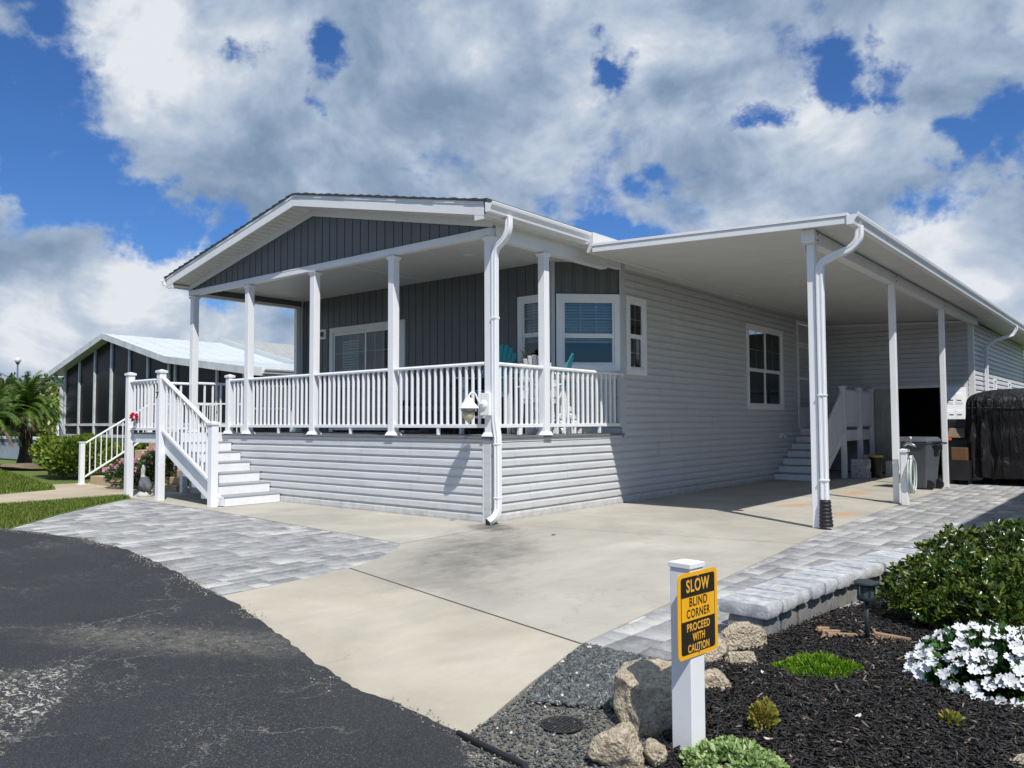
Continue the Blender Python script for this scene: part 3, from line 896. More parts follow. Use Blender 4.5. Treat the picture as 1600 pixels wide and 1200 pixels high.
def blades(name, poly, n, h, rng, label, m=None, z=.01, mask=None):
    P_ = np.array(poly); lo, hi = P_.min(0), P_.max(0)
    pts = rng.uniform(lo, hi, (n*3, 2))
    ins = np.zeros(len(pts), bool); j = len(P_)-1
    for i in range(len(P_)):
        xi, yi = P_[i]; xj, yj = P_[j]
        cnd = ((yi > pts[:, 1]) != (yj > pts[:, 1])) & (pts[:, 0] < (xj-xi)*(pts[:, 1]-yi)/(yj-yi+1e-12)+xi)
        ins ^= cnd; j = i
    pts = pts[ins][:n]; n = len(pts)
    C = np.c_[pts, np.full(n, z)]
    an = rng.uniform(0, 2*np.pi, n); ln = rng.uniform(.2, .8, n); hh = h*rng.uniform(.6, 1.3, n)
    tip = C+np.c_[np.cos(an)*ln*hh, np.sin(an)*ln*hh, hh]
    sd = np.c_[-np.sin(an), np.cos(an), np.zeros(n)]*(hh*.11)[:, None]
    V = np.stack([C-sd, C+sd, tip], 1).reshape(-1, 3); F = np.arange(n*3).reshape(-1, 3)
    o = np_mesh(name, V, F, m or GRASSM, None, 3); tag(o, label, 'grass', kind='stuff'); return o


blades('grass', [(-8.25, -1.1), (-7.80, -1.36), (-7.0, -2.28), (-6.0, -3.29), (-4.72, -4.38), (-5.2, -4.58), (-8.2, -4.7)], 26000, .055, nr, 'green lawn strip between the grey paver apron and the tan walk')
blades('grass', [(-10.8, -4.4), (-10.78, -2.5), (-11.1, -1.4), (-12.0, -1.1), (-12.9, -.95), (-17, -.15), (-24, 1.1), (-24, -.5), (-16, -3.3), (-11, -4.5)], 42000, .075, nr, 'wide green lawn beyond the tan walk in front of the palm')

# ------------------------------------------------------------------ the house
house = thing('mobile_home', (0, 0, 0), 'light grey manufactured home with dark gabled porch roof and white porch posts', 'house')
ZD = 1.20           # deck level
ZB = 4.06           # porch beam underside
RX, RZ = -4.05, 5.27
EX0, EX1, EZ = -8.42, .30, 4.36
YF, YB = -.40, 17.0
FY = Fr(0, 0, 1, 0, 0, -1)     # front skirt plane, a = x
FX = Fr(0, 0, 0, 1, 1, 0)      # side plane, a = y
YW = 2.65

# skirting of the raised porch
mb = MB(); lap(mb, FY, -8.05, -.06, 0.03, 1.13, step=.1255)
FY.box(mb, -8.05, -.07, 0.0, .035, 0, .024)
mb.build('front_skirting', SIDE, house)
mb = MB(); lap(mb, FX, .06, 3.46, 0.03, 1.13, step=.1255)
FX.box(mb, .07, 3.46, 0.0, .035, 0, .024)
mb.build('side_skirting', SIDE, house)
mb = MB(); mb.box(-.09, .035, -.035, .09, 0, 1.15); mb.build('corner_board', SIDE, house, bevel=.006)
mb = MB(); mb.box(-.115, -.088, -.03, 0, 0, 1.13); mb.build('corner_board', WHITE, house, bevel=.004)
# deck slab and nosing
mb = MB(); mb.box(-8.08, .05, -.05, YW, 1.165, ZD); mb.build('deck_floor', DECK, house, bevel=.004)
mb = MB(); mb.box(-.80, .05, YW, 3.46, 1.165, ZD-.001); mb.build('deck_floor', DECK, house)
mb = MB(); mb.box(-8.05, .02, -.030, 0, 1.12, 1.163); mb.box(0, .030, 0, 3.46, 1.12, 1.163); mb.build('deck_trim', SIDE, house)

# main side wall  (x = 0, y 3.46 .. 14.3)
wA = (3.60, 4.27, 2.22, 3.60); wB = (8.75, 10.92, 1.66, 3.60); dr = (11.93, 13.0, 1.2, 3.98)
mb = MB(); lap(mb, FX, 3.462, 14.3, .03, 4.06, [(3.66, 4.21, 2.28, 3.54), (8.82, 10.85, 1.72, 3.54), (12.0, 12.93, 1.2, 3.92)], step=.1255)
FX.box(mb, 3.5, 10.18, .0, .04, 0, .024)
mb.build('side_wall', SIDE, house)
mb = MB(); mb.box(-.01, .03, 3.43, 3.56, .93, 4.22); mb.build('corner_board', TRIMG, house, bevel=.004)
mb = MB(); mb.box(-.02, .022, 3.565, 14.3, 4.06, 4.19); mb.build('frieze_board', WHITEF, house, bevel=.004)
mb = MB(); mb.box(-.02, .06, 3.565, 14.3, 4.152, 4.188); mb.build('frieze_board', WHITEF, house, bevel=.004)
window(FX, *wA, house, cols=2, rows=2, split=.49, trim=.10, blind=None, grid_low=True, label='narrow grey-green window beside the corner board')
window(FX, *wB, house, cols=2, rows=2, split=.46, trim=.10, blind=None, sashes=2, label='wide double sash window in the side wall')
# side entry door
mb = MB(); FX.box(mb, 11.93, 12.02, 1.2, 3.98, 0, .04); FX.box(mb, 12.91, 13.0, 1.2, 3.98, 0, .04); FX.box(mb, 12.02, 12.91, 3.90, 3.98, 0, .04); FX.box(mb, 12.02, 12.91, 3.36, 3.42, 0, .035)
d = mb.build('door_frame', WHITE, house, bevel=.004)
mb = MB(); FX.box(mb, 12.02, 12.91, 1.2, 3.36, -.04, -.01); d2 = mb.build('side_door', DOORW, house)
mb = MB(); FX.box(mb, 12.12, 12.81, 1.75, 3.28, -.009, .004); mb.build('pane', GLASS, d2)
mb = MB(); FX.box(mb, 12.12, 12.81, 2.46, 2.52, -.008, .008); FX.box(mb, 12.09, 12.12, 1.72, 3.31, -.009, .006); FX.box(mb, 12.81, 12.84, 1.72, 3.31, -.009, .006); mb.build('muntin', DOORW, d2)
mb = MB(); FX.box(mb, 12.13, 12.80, 1.76, 3.27, -.039, -.0095); mb.build('dark_interior', BLKROOM, d2)
mb = MB(); FX.box(mb, 12.02, 12.91, 3.42, 3.90, -.04, -.01); mb.build('transom', SIDE, house)
# hose bib
mb = MB(); FX.box(mb, 10.62, 10.74, .98, 1.10, .0, .04); mb.tube([(.04, 10.68, 1.04), (.13, 10.68, 1.04), (.15, 10.68, .98)], .016); mb.tube([(.09, 10.68, 1.04), (.09, 10.68, 1.10)], .01); mb.build('hose_bib', WHITE, house)

# porch back wall, board and batten above, between x -8.05 and -.85
FW = Fr(0, YW, 1, 0, 0, -1)
mb = MB(); batten(mb, FW, -7.98, -.90, ZD, lambda a: 4.20, [(-6.93, -4.60, 0, 3.44), (-1.57, -.98, 2.32, 3.56)], start=.08)
mb.build('porch_wall', DARK, house)
mb = MB(); FW.box(mb, -8.10, -7.98, ZD, 4.2, 0, .03); mb.build('corner_board', TRIMG, house, bevel=.004)
mb = MB(); mb.box(-8.13, -8.05, 2.60, YB-.5, 0, 4.3); mb.build('left_wall', SIDE, house)
mb = MB(); mb.box(-8.05, 0, YB-.58, YB-.5, 0, 4.2); mb.box(-8.05, -.02, 2.72, YB-.5, .9, 1.0); mb.box(-5.2, -.9, 5.6, 5.65, 1.0, 4.2); mb.build('inner_wall', BLKROOM, house)
# bay wall at 45 degrees from (-.85, 2.65) to (0, 3.5)
q = math.sqrt(.5); FB = Fr(-.85, YW, q, q, q, -q); LB = .85/q
mb = MB(); batten(mb, FB, 0.03, LB-.02, 3.60, lambda a: 4.2, start=.05); mb.build('bay_wall', DARK, house)
mb = MB(); lap(mb, FB, 0.0, LB, ZD, 2.26, step=.126); mb.build('bay_wall', SIDE, house, label='light grey lap siding below the bay window')
mb = MB(); FB.box(mb, -.035, .02, ZD, 4.2, 0, .03); mb.hexa([(-.90, 2.62, ZD), (-.85, 2.62, ZD), (-.85, 2.65, ZD), (-.90, 2.65, ZD), (-.90, 2.62, 4.2), (-.85, 2.62, 4.2), (-.85, 2.65, 4.2), (-.90, 2.65, 4.2)])
mb.build('corner_board', TRIMG, house)
window(FB, .04, LB-.03, 2.26, 3.60, house, cols=3, rows=2, split=.45, trim=.115, blind='top', label='large bay window facing the porch corner')
mb = MB(); mb.hexa([FB.P(.0, 2.13, 0), FB.P(LB-.01, 2.13, 0), FB.P(LB-.01, 2.13, .03), FB.P(0, 2.13, .03), FB.P(0, 2.26, 0), FB.P(LB-.01, 2.26, 0), FB.P(LB-.01, 2.22, .10), FB.P(0, 2.22, .10)]); mb.build('window_sill', WHITE, house, bevel=.004)
window(FW, -1.62, -.93, 2.26, 3.62, house, cols=2, rows=2, split=.48, trim=.10, blind='top', label='white window on the porch wall behind the teal chair')
# sliding patio door
mb = MB(); FW.box(mb, -6.97, -6.86, ZD, 3.37, 0, .04); FW.box(mb, -4.66, -4.55, ZD, 3.37, 0, .04); FW.box(mb, -6.97, -4.55, 3.37, 3.48, 0, .04)
pd = mb.build('patio_door', WHITEF, house, bevel=.004)
mb = MB(); mu = MB(); gp = MB()
for (a0, a1, o) in ((-6.86, -5.74, 0.0), (-5.78, -4.66, .025)):
    FW.box(mb, a0, a0+.05, ZD+.04, 3.37, o-.02, o+.01); FW.box(mb, a1-.05, a1, ZD+.04, 3.37, o-.02, o+.01); FW.box(mb, a0+.05, a1-.05, ZD+.04, ZD+.14, o-.02, o+.01); FW.box(mb, a0+.05, a1-.05, 3.30, 3.37, o-.02, o+.01)
    gp.add([FW.P(a0+.05, ZD+.14, o-.004), FW.P(a1-.05, ZD+.14, o-.004), FW.P(a1-.05, 3.30, o-.004), FW.P(a0+.05, 3.30, o-.004)], [(0, 1, 2, 3)])
    for k in range(1, 4): x = a0+.05+(a1-a0-.1)*k/4; FW.box(mu, x-.007, x+.007, ZD+.14, 3.30, o-.015, o-.006)
    for k in range(1, 5): z = ZD+.14+(3.30-ZD-.14)*k/5; FW.box(mu, a0+.05, a1-.05, z-.007, z+.007, o-.0155, o-.0065)
mb.build('sash', WHITEF, pd); gp.build('pane', GLASS, pd); mu.build('muntin', WHITE, pd)
bl = MB(); z = 3.18
while z > ZD+.2:
    FW.box(bl, -6.66, -6.14, z-.033, z, -.11, -.10); z -= .055
bl.build('blind', BLIND, pd)
mb = MB(); FW.box(mb, -7.36, -7.12, 3.26, 3.48, 0, .03); lp = mb.build('wall_plaque', WHITE, house, bevel=.004)
mb = MB(); FW.box(mb, -7.32, -7.16, 3.30, 3.44, .0305, .034); mb.build('plaque_face', TRIMG, lp)
mb = MB(); mb.T = Matrix.Translation((-7.24, YW-.042, 3.37)) @ Matrix.Rotation(R(90), 4, 'X'); mb.lathe(0, 0, [(.03, -.006), (.055, -.006), (.055, .004), (.03, .004)], 16); mb.build('ring_mark', BLACK, lp)

# porch ceiling, beam, frieze
mb = MB(); y = -.0
cw = .15; x = -8.0
while x < -.12:
    xb = min(x+cw, -.08)
    mb.add([(x+.014, .08, 4.174), (xb-.014, .08, 4.174), (xb-.014, YW, 4.174), (x+.014, YW, 4.174), (x, .08, 4.19), (x, YW, 4.19), (xb, .08, 4.19), (xb, YW, 4.19)], [(3, 2, 1, 0), (4, 5, 3, 0), (1, 2, 7, 6)])
    x += cw
mb.box(-8.1, .0, 0, 3.5, 4.19, 4.21)
mb.build('porch_ceiling', SOFF, house)
mb = MB(); mb.box(-.86, 0, YW, 3.5, 4.16, 4.18); mb.build('porch_ceiling', SOFF, house)
mb = MB(); mb.box(-3.9, -3.86, .1, YW, 4.170, 4.1775); mb.build('ceiling_strip', WHITE, house)
mb = MB(); mb.lathe(-1.6, 1.3, [(.07, 4.176), (.085, 4.170), (.085, 4.164), (.055, 4.160)], 20); mb.build('recessed_light', WHITE, house)
mb = MB(); mb.box(-8.12, .04, -.05, .07, 4.00, 4.085); mb.build('porch_beam', WHITEF, house, bevel=.005)
mb = MB(); mb.box(-8.12, .06, -.055, .08, 4.085, 4.105); mb.build('beam_lip', WHITEF, house, bevel=.003)
mb = MB(); mb.box(-.08, .05, .08, 2.96, 3.97, 4.16); mb.build('side_beam', WHITEF, house, bevel=.006)
mb = MB(); mb.box(-.06, .03, 2.96, 3.43, 4.03, 4.16); mb.build('side_beam', WHITEF, house, bevel=.006)
mb = MB(); mb.box(-8.10, -8.0, .08, YW, 4.00, 4.06); mb.build('left_beam', WHITEF, house)
mb = MB(); mb.box(-8.08, -8.02, .08, YW, 4.06, 4.19); mb.build('left_frieze', DARK, house)

# gable wall
sl_ = (5.03-4.10)/(4.05)


def gtop(x): return RZ-abs(x-RX)*.2085-.235


mb = MB(); batten(mb, FY, -8.08, .02, 4.105, lambda a: gtop(a), step=.2, start=.1); mb.build('gable_wall', DARK, house)
# rake trim along the wall under the soffit
mb = MB()
for sx in (-1, 1):
    xe = RX+sx*4.12
    def pz(x, o): return gtop(x)+o
    for (o0, o1, y0, y1) in ((-.065, .052, -.035, -.012),):
        mb.hexa([(RX, y1, pz(RX, o0)), (xe, y1, pz(xe, o0)), (xe, y0, pz(xe, o0)), (RX, y0, pz(RX, o0)), (RX, y1, pz(RX, o1)), (xe, y1, pz(xe, o1)), (xe, y0, pz(xe, o1)), (RX, y0, pz(RX, o1))])
mb.build('rake_trim', WHITEF, house)
# roof
TH = .045
SLO = (RZ-EZ)/(RX-EX0)


def rz(x): return RZ-abs(x-RX)*.2085


mb = MB()
rr = random.Random(2)
for sx in (-1, 1):
    xe = RX+sx*(4.38)
    n = 22
    for k in range(n):      # shingle courses stepping down the slope
        xa, xb = RX+(xe-RX)*k/n, RX+(xe-RX)*(k+1)/n
        t0, t1 = .004+rr.uniform(0, .006), .022+rr.uniform(0, .012)
        ya = YF-.02-rr.uniform(0, .012)
        mb.hexa([(xa, ya, rz(xa)-.01), (xb, ya, rz(xb)-.01), (xb, YB, rz(xb)-.01), (xa, YB, rz(xa)-.01), (xa, ya, rz(xa)+t0), (xb, ya, rz(xb)+t1), (xb, YB, rz(xb)+t1), (xa, YB, rz(xa)+t0)])
mb.build('roof', SHING, house)
mb = MB()   # rake boards, bright drip edge above
mb2 = MB(); mb3 = MB()
for sx in (-1, 1):
    xe = RX+sx*4.30
    def quad(m_, y0, y1, o0, o1, xa=RX, xb=xe):
        m_.hexa([(xa, y0, rz(xa)+o0), (xb, y0, rz(xb)+o0), (xb, y1, rz(xb)+o0), (xa, y1, rz(xa)+o0), (xa, y0, rz(xa)+o1), (xb, y0, rz(xb)+o1), (xb, y1, rz(xb)+o1), (xa, y1, rz(xa)+o1)])
    quad(mb, -.402, -.38, -.20, -.052)
    quad(mb2, -.412, -.37, -.052, -.012)
    xs = RX+sx*4.12
    n = 28
    for k in range(n):   # soffit planks across the overhang
        xa, xb = RX+(xs-RX)*k/n, RX+(xs-RX)*(k+1)/n
        g = (xb-xa)*.04
        quad(mb3, -.379, -.013, -.193, -.184, xa+g*1.6, xb-g*1.6); quad(mb3, -.379, -.013, -.184, -.176, xa, xb)
mb.build('rake_board', WHITEF, house); mb2.build('drip_edge', WHITE, house); mb3.build('rake_soffit', SOFF, house)
# eave returns at the lower ends of the rake
MB().box(EX1-.22, EX1-.06, -.40, -.37, 4.13, 4.22).build('eave_return', WHITEF, house); MB().box(EX0+.10, EX0+.30, -.40, -.37, 4.13, 4.22).build('eave_return', WHITEF, house)
# eave soffits and fascia (right and left)
mb = MB(); mb2 = MB()
y = -.38
while y < YB:
    mb.box(.045 if y < 3.4 else .0, EX1-.02, y, y+.285, 4.19, 4.20); mb.box(.045, EX1-.02, y+.285, y+.30, 4.196, 4.204)
    y += .30
mb.build('eave_soffit', SOFF, house)
MB().box(EX0+.02, -8.13, -.38, YB, 4.19, 4.20).build('eave_soffit', SOFF, house)
mb2.box(EX1-.02, EX1, -.39, YB, 4.17, 4.37); mb2.build('eave_fascia', WHITEF, house)
MB().box(EX0, EX0+.02, -.39, YB, 4.17, 4.37).build('eave_fascia', WHITEF, house)
mb = MB(); mb.box(0.0, .045, -.0, 3.43, 4.16, 4.19); mb.build('eave_trim', WHITEF, house)
GUT = [(0, 0), (.0, -.125), (.075, -.125), (.085, -.085), (.115, -.045), (.125, -.012), (.125, 0), (.118, 0), (.110, -.02), (.012, -.02), (.012, 0)]


def gutter(parent, x, ztop, y0, y1, sgn=1, s=1.0, name='gutter'):
    return MB().prism([(x+sgn*a*s, ztop+b*s) for a, b in GUT], 1, y0, y1).build(name, WHITE, parent)


gutter(house, EX1, 4.335, -.43, 1.93, 1, 1.05)
gutter(house, EX0, 4.335, -.43, YB, -1, 1.0)
# corner downspout: from the gutter round to the corner post and down
path = [(.37, -.02, 4.21), (.37, -.02, 4.12)]+curve_pts((.37, -.02, 4.08), (.36, -.02, 3.95), (.24, -.02, 3.87))+curve_pts((.20, -.02, 3.85), (.115, -.02, 3.80), (.115, -.02, 3.66))+[(.115, -.02, 2.0), (.115, -.02, 1.50), (.118, -.02, 1.42)]+[(.17, -.035, 1.20), (.175, -.04, 1.10), (.175, -.04, .30)]+curve_pts((.175, -.04, .22), (.175, -.06, .10), (.135, -.20, .055), 6)
downspout(house, path, .085, .085)
mb = MB(); mb.box(.068, .162, -.067, .027, 2.82, 2.85); mb.box(.128, .222, -.087, .007, 1.09, 1.105); mb.box(.128, .222, -.087, .007, .36, .375); mb.build('downspout_joint', WHITE, house, bevel=.003)
mb = MB(); mb.box(.095, .172, -.208, -.203, .02, .09); mb.build('downspout_mouth', BLACK, house)
# left rear downspout seen under the porch eave
downspout(house, [(-8.44, 3.0, 4.2), (-8.44, 3.0, 4.1), (-8.2, 2.9, 3.95), (-8.2, 2.9, .1)], .07, .07)

# porch posts and railings
for x in (-8, -6, -4, -2):
    vpost(house, x, .02, ZD, 4.0, .125, top=True)
vpost(house, -.0, .02, ZD, 4.0, .125, top=True)
vpost(house, -.0, 1.25, ZD, 3.97, .125, top=True)
vpost(house, -6.62, .0, ZD, 2.30, .11, cap=True, name='newel_post')
vpost(house, -8.0, 2.5, ZD, 4.0, .10, name='porch_post')
ZT = 2.215; ZL = 1.345
railing(house, (-1.93, .0), (-.07, .0), ZT, ZT, ZL, ZL, 14, foot=[.5])
railing(house, (-3.93, .0), (-2.07, .0), ZT, ZT, ZL, ZL, 14, foot=[.5])
railing(house, (-5.93, .0), (-4.07, .0), ZT, ZT, ZL, ZL, 14, foot=[.5])
railing(house, (-6.57, .0), (-6.07, .0), ZT, ZT, ZL, ZL, 3)
railing(house, (.0, .09), (.0, 1.18), ZT, ZT, ZL, ZL, 8, foot=[.5])
railing(house, (.0, 1.32), (.0, 3.36), ZT, ZT, ZL, ZL, 14, foot=[.35, .7])
railing(house, (-8.0, .08), (-8.0, 2.44), ZT, ZT, ZL, ZL, 12, foot=[.5])
mb = MB(); mb.box(-.03, .03, 3.36, 3.43, 1.30, 2.25); mb.build('rail_bracket', TRIMG, house)

# ------------------------------------------------------------------ porch wall lamp on the corner post
lamp = thing('porch_lantern', (-.05, -.05, 1.6), 'white carriage lantern with amber glass on the porch corner post', 'lantern')
mb = MB(); mb.box(-.09, .075, -.105, -.043, 1.49, 1.80); mb.build('mounting_box', WHITE, lamp, bevel=.006)
mb = MB(); mb.T = Matrix.Translation((-.02, -.105, 1.64)) @ Matrix.Rotation(R(90), 4, 'X'); mb.lathe(0, 0, [(.062, 0), (.060, .012), (.045, .024), (.02, .03)], 20); mb.build('wall_plate', WHITE, lamp, smooth='auto')
pth = [(-.02, -.13, 1.64), (-.02, -.20, 1.66), (-.03, -.235, 1.73)]+curve_pts((-.035, -.245, 1.76), (-.05, -.30, 1.85), (-.075, -.345, 1.76), 8)+[(-.08, -.35, 1.72)]
mb = MB().tube(pth, .013, 10); mb.build('arm', WHITE, lamp, smooth=True)
mb = MB(); mb.lathe(-.08, -.35, [(.012, 1.735), (.03, 1.732), (.055, 1.715), (.066, 1.685), (.072, 1.675), (.138, 1.60), (.141, 1.588), (.133, 1.585), (.07, 1.60)], 28); mb.build('shade', WHITE, lamp, smooth='auto')
mb = MB(); mb.lathe(-.08, -.35, [(.105, 1.583), (.110, 1.575), (.108, 1.545), (.082, 1.54)], 28); mb.build('glass_collar', CHROME, lamp, smooth='auto')
mb = MB(); mb.lathe(-.08, -.35, [(.082, 1.54), (.080, 1.50), (.062, 1.445), (.035, 1.415), (.02, 1.408)], 24); mb.build('glass_globe', LAMPG, lamp, smooth=True)
mb = MB(); mb.lathe(-.08, -.35, [(.02, 1.408), (.026, 1.40), (.012, 1.385), (.004, 1.372)], 16); mb.build('finial', WHITE, lamp, smooth=True)

# ------------------------------------------------------------------ front stairs
st = thing('front_stairs', (-6.5, -.6, 0), 'white wooden steps rising left to a railed landing on four tall posts', 'stairs')
RS, TR, XS = 1.23/7, .318, -4.89
for k in range(6):
    x1 = XS-TR*k; zt = RS*(k+1)
    mb = MB(); mb.box(x1-.022, x1, -1.10, -.035, RS*k+(.001 if k else 0.012), zt-.026)
    sp = mb.build('step', STAIRW, st, bevel=.004)
    mb = MB(); mb.box(x1-TR-.02, x1+.008, -1.105, -.03, zt-.025, zt); mb.build('tread', DECKL, sp, bevel=.004)
mb = MB(); mb.box(XS-TR*6-.02, XS-TR*6, -1.10, -.035, RS*6+.001, 1.225); mb.build('riser', STAIRW, st)
mb = MB(); x = -8.14
while x < XS-TR*6-.03:
    mb.box(x, min(x+.138, XS-TR*6-.022), -1.16, -.055, 1.20, 1.228); x += .142
mb.build('landing', DECK, st)
mb = MB(); mb.box(-8.12, -6.95, -1.165, -1.125, 1.04, 1.199); mb.box(-8.14, -8.10, -1.12, -.05, 1.04, 1.199); mb.box(-8.1, -6.9, -.09, -.05, 1.04, 1.199); mb.build('landing_fascia', STAIRW, st, bevel=.004)
mb = MB()   # outer stringer with step-shaped wedge boards showing behind it
for (y0, y1) in ((-1.150, -1.112),):
    mb.prism([(-6.83, 1.18), (-6.83, .86), (-5.17, .0+.02), (-5.02, .02), (-4.96, .17)], 1, y0, y1)
mb.build('stringer', STAIRW, st, bevel=.003)
mb = MB()
for k in range(6):
    x1 = XS-TR*k; zt = RS*(k+1)
    mb.box(x1-TR-.1, x1-.024, -1.111, -1.101, max(.02, zt-.24), zt-.002)
mb.build('side_board', STAIRW, st)
vpost(st, -5.10, -1.20, 0, 1.40, .125, base=False, cap=True, name='newel_post')
pB = vpost(st, -6.90, -1.20, 0, 2.35, .125, base=False, cap=True, name='newel_post', )
vpost(st, -8.12, -1.20, 0, 2.35, .125, base=False, cap=True, name='newel_post')
vpost(st, -8.12, -.10, 0, 1.19, .11, base=False, name='support_post')
vpost(st, -6.78, -.14, 0, 1.03, .11, base=False, name='support_post')
railing(st, (-5.16, -1.20), (-6.84, -1.20), 1.36, 2.24, .42, 1.28, 11, name='stair_railing')
railing(st, (-6.96, -1.20), (-8.06, -1.20), 2.20, 2.20, 1.30, 1.30, 7, name='landing_railing')
railing(st, (-8.12, -1.13), (-8.06, -.06), 2.20, 2.20, 1.30, 1.30, 6, name='landing_railing')


def text_mesh(body, size, m, T_, name, parent, ext=.001, sx=1.0, off=0.0, label=None):
    cu = bpy.data.curves.new(name, 'FONT'); cu.body = body; cu.size = size; cu.align_x = 'CENTER'; cu.align_y = 'CENTER'; cu.extrude = ext; cu.offset = off
    cu.space_character = 1.08
    to = bpy.data.objects.new('tmp', cu); col.objects.link(to)
    bpy.context.view_layer.update()
    me = bpy.data.meshes.new_from_object(to.evaluated_get(bpy.context.evaluated_depsgraph_get()))
    bpy.data.objects.remove(to)
    me.transform(T_ @ Matrix.Diagonal((sx, 1, 1, 1)))
    o_ = origin(parent); me.transform(Matrix.Translation(-Vector(o_)))
    return link(name, me, m, parent, label=label)


def text_fit(body, w_, h_, m, T_, parent):
    """bold condensed lettering fitted to a width and a cap height"""
    cu = bpy.data.curves.new('lettering', 'FONT'); cu.body = body; cu.size = 1; cu.offset = .022; cu.space_character = 1.12; cu.extrude = .004
    to = bpy.data.objects.new('tmp', cu); col.objects.link(to); bpy.context.view_layer.update()
    me = bpy.data.meshes.new_from_object(to.evaluated_get(bpy.context.evaluated_depsgraph_get())); bpy.data.objects.remove(to)
    xs = [v.co.x for v in me.vertices]; ys = [v.co.y for v in me.vertices]
    fx, fy = w_/(max(xs)-min(xs)), h_/(max(ys)-min(ys))
    me.transform(Matrix.Translation(-Vector(origin(parent))) @ T_ @ Matrix.Diagonal((fx, fy, .05, 1)) @ Matrix.Translation((-(max(xs)+min(xs))/2, -(max(ys)+min(ys))/2, 0)))
    return link('lettering', me, m, parent)


for ch, z in (('1', 2.06), ('7', 1.91)):
    text_mesh(ch, .17, BLACK, Matrix.Translation((-6.925, -1.268, z)) @ Matrix.Rotation(R(90), 4, 'X'), 'house_number', pB, .004, 1.1, .004)

# red flower ornament on the landing rail, pelican statue below
rf = thing('flower_ornament', (-7.72, -1.26, 1.3), 'small red flower ornament on a thin stake beside the landing rail', 'ornament')
MB().tube([(-7.78, -1.28, 1.02), (-7.78, -1.28, 1.50)], .006, 6).build('stake', CHROME, rf)
pts = []; nn = []
for k in range(46):
    a = rnd.uniform(0, 6.28); b = rnd.uniform(-1.2, 1.4); v = Vector((math.cos(a)*math.cos(b), math.sin(a)*math.cos(b), math.sin(b)))
    pts.append((-7.78+v.x*.02, -1.28+v.y*.02, 1.52+v.z*.03)); nn.append(v)
rounded_leaves('petals', REDM, rf, pts, [tuple(v) for v in nn], .065, .8)

pel = thing('pelican_statue', (-7.92, -.98, 0), 'grey stone pelican statue with pale neck standing under the stair landing', 'statue')
pel.rotation_euler = (0, 0, 0)
px, py = -7.92, -.98
def pe(u, z): return (px+u*.78, py-u*.0+0, z)   # u to the right along the front
mb = MB().tube([(px+.06, py, .14), (px+.02, py, .20), (px-.02, py, .30), (px-.03, py, .38)], [.10, .125, .10, .06], 14)
mb.tube([(px+.05, py, .16), (px+.10, py, .22), (px+.14, py, .20), (px+.19, py, .10)], [.10, .10, .075, .02], 12)
mb.build('body', BIRDG, pel, smooth=True)
mb = MB().tube([(px-.03, py, .30), (px-.075, py, .36), (px-.09, py, .42), (px-.05, py, .48), (px-.045, py, .54), (px-.05, py, .585), (px-.055, py, .61)], [.07, .05, .036, .030, .034, .038, .02], 12); mb.build('neck', BIRDW, pel, smooth=True)
mb = MB().tube([(px-.07, py, .58), (px-.10, py-.01, .52), (px-.105, py-.01, .42), (px-.10, py-.01, .36)], [.022, .024, .02, .006], 10); mb.build('bill', BIRDW, pel, smooth=True)
mb = MB().lathe(px+.02, py, [(.14, 0), (.155, .03), (.13, .08), (.08, .12)], 18); mb.build('base', BIRDW, pel, smooth=True)
mb = MB().tube([(px+.02, py-.09, .30), (px+.08, py-.11, .24), (px+.15, py-.08, .14)], [.03, .05, .015], 8); mb.build('wing', BIRDG, pel, smooth=True)

# ------------------------------------------------------------------ carport
cp = thing('carport', (3.68, 2.2, 0), 'flat white carport roof on square white posts attached to the grey home', 'carport')
CY0, CY1 = 1.95, 26.0


def czb(x): return 4.055-.045*(x-.36)


mb = MB()
mb.hexa([(.42, CY0+.03, czb(.42)), (4.22, CY0+.03, czb(4.22)), (4.22, CY1, czb(4.22)), (.42, CY1, czb(.42)), (.42, CY0+.03, czb(.42)+.085), (4.22, CY0+.03, czb(4.22)+.085), (4.22, CY1, czb(4.22)+.085), (.42, CY1, czb(.42)+.085)])
mb.box(.3005, .419, CY0+.03, CY1, 4.045, 4.355)
mb.build('roof_panel', SOFF, cp)
mb = MB(); y = CY0+1.25
while y < CY1:
    mb.hexa([(.45, y, czb(.45)-.003), (4.2, y, czb(4.2)-.003), (4.2, y+.014, czb(4.2)-.003), (.45, y+.014, czb(.45)-.003), (.45, y, czb(.45)+.002), (4.2, y, czb(4.2)+.002), (4.2, y+.014, czb(4.2)+.002), (.45, y+.014, czb(.45)+.002)])
    y += 1.22
mb.build('panel_seam', SOFF, cp)
mb = MB(); mb2 = MB()
for m_, o0, o1, y0 in ((mb, -.018, .075, CY0), (mb2, .078, .115, CY0-.012)):
    m_.hexa([(.42, y0, czb(.42)+o0), (4.235, y0, czb(4.235)+o0), (4.235, CY0+.028, czb(4.235)+o0), (.42, CY0+.028, czb(.42)+o0), (.42, y0, czb(.42)+o1), (4.235, y0, czb(4.235)+o1), (4.235, CY0+.028, czb(4.235)+o1), (.42, CY0+.028, czb(.42)+o1)])
mb.build('front_fascia', WHITEF, cp, bevel=.003); mb2.build('front_flashing', WHITE, cp)
gutter(cp, 4.23, 3.985, CY0-.02, CY1, 1, 1.12)
mb = MB(); mb.box(3.62, 3.76, 2.17, 13.9, 3.72, 3.885); mb.build('beam', WHITEF, cp, bevel=.004)
mb = MB(); mb.box(3.605, 3.775, 2.10, 2.169, 3.735, 3.90); mb.build('beam_end_cap', WHITE, cp, bevel=.006)
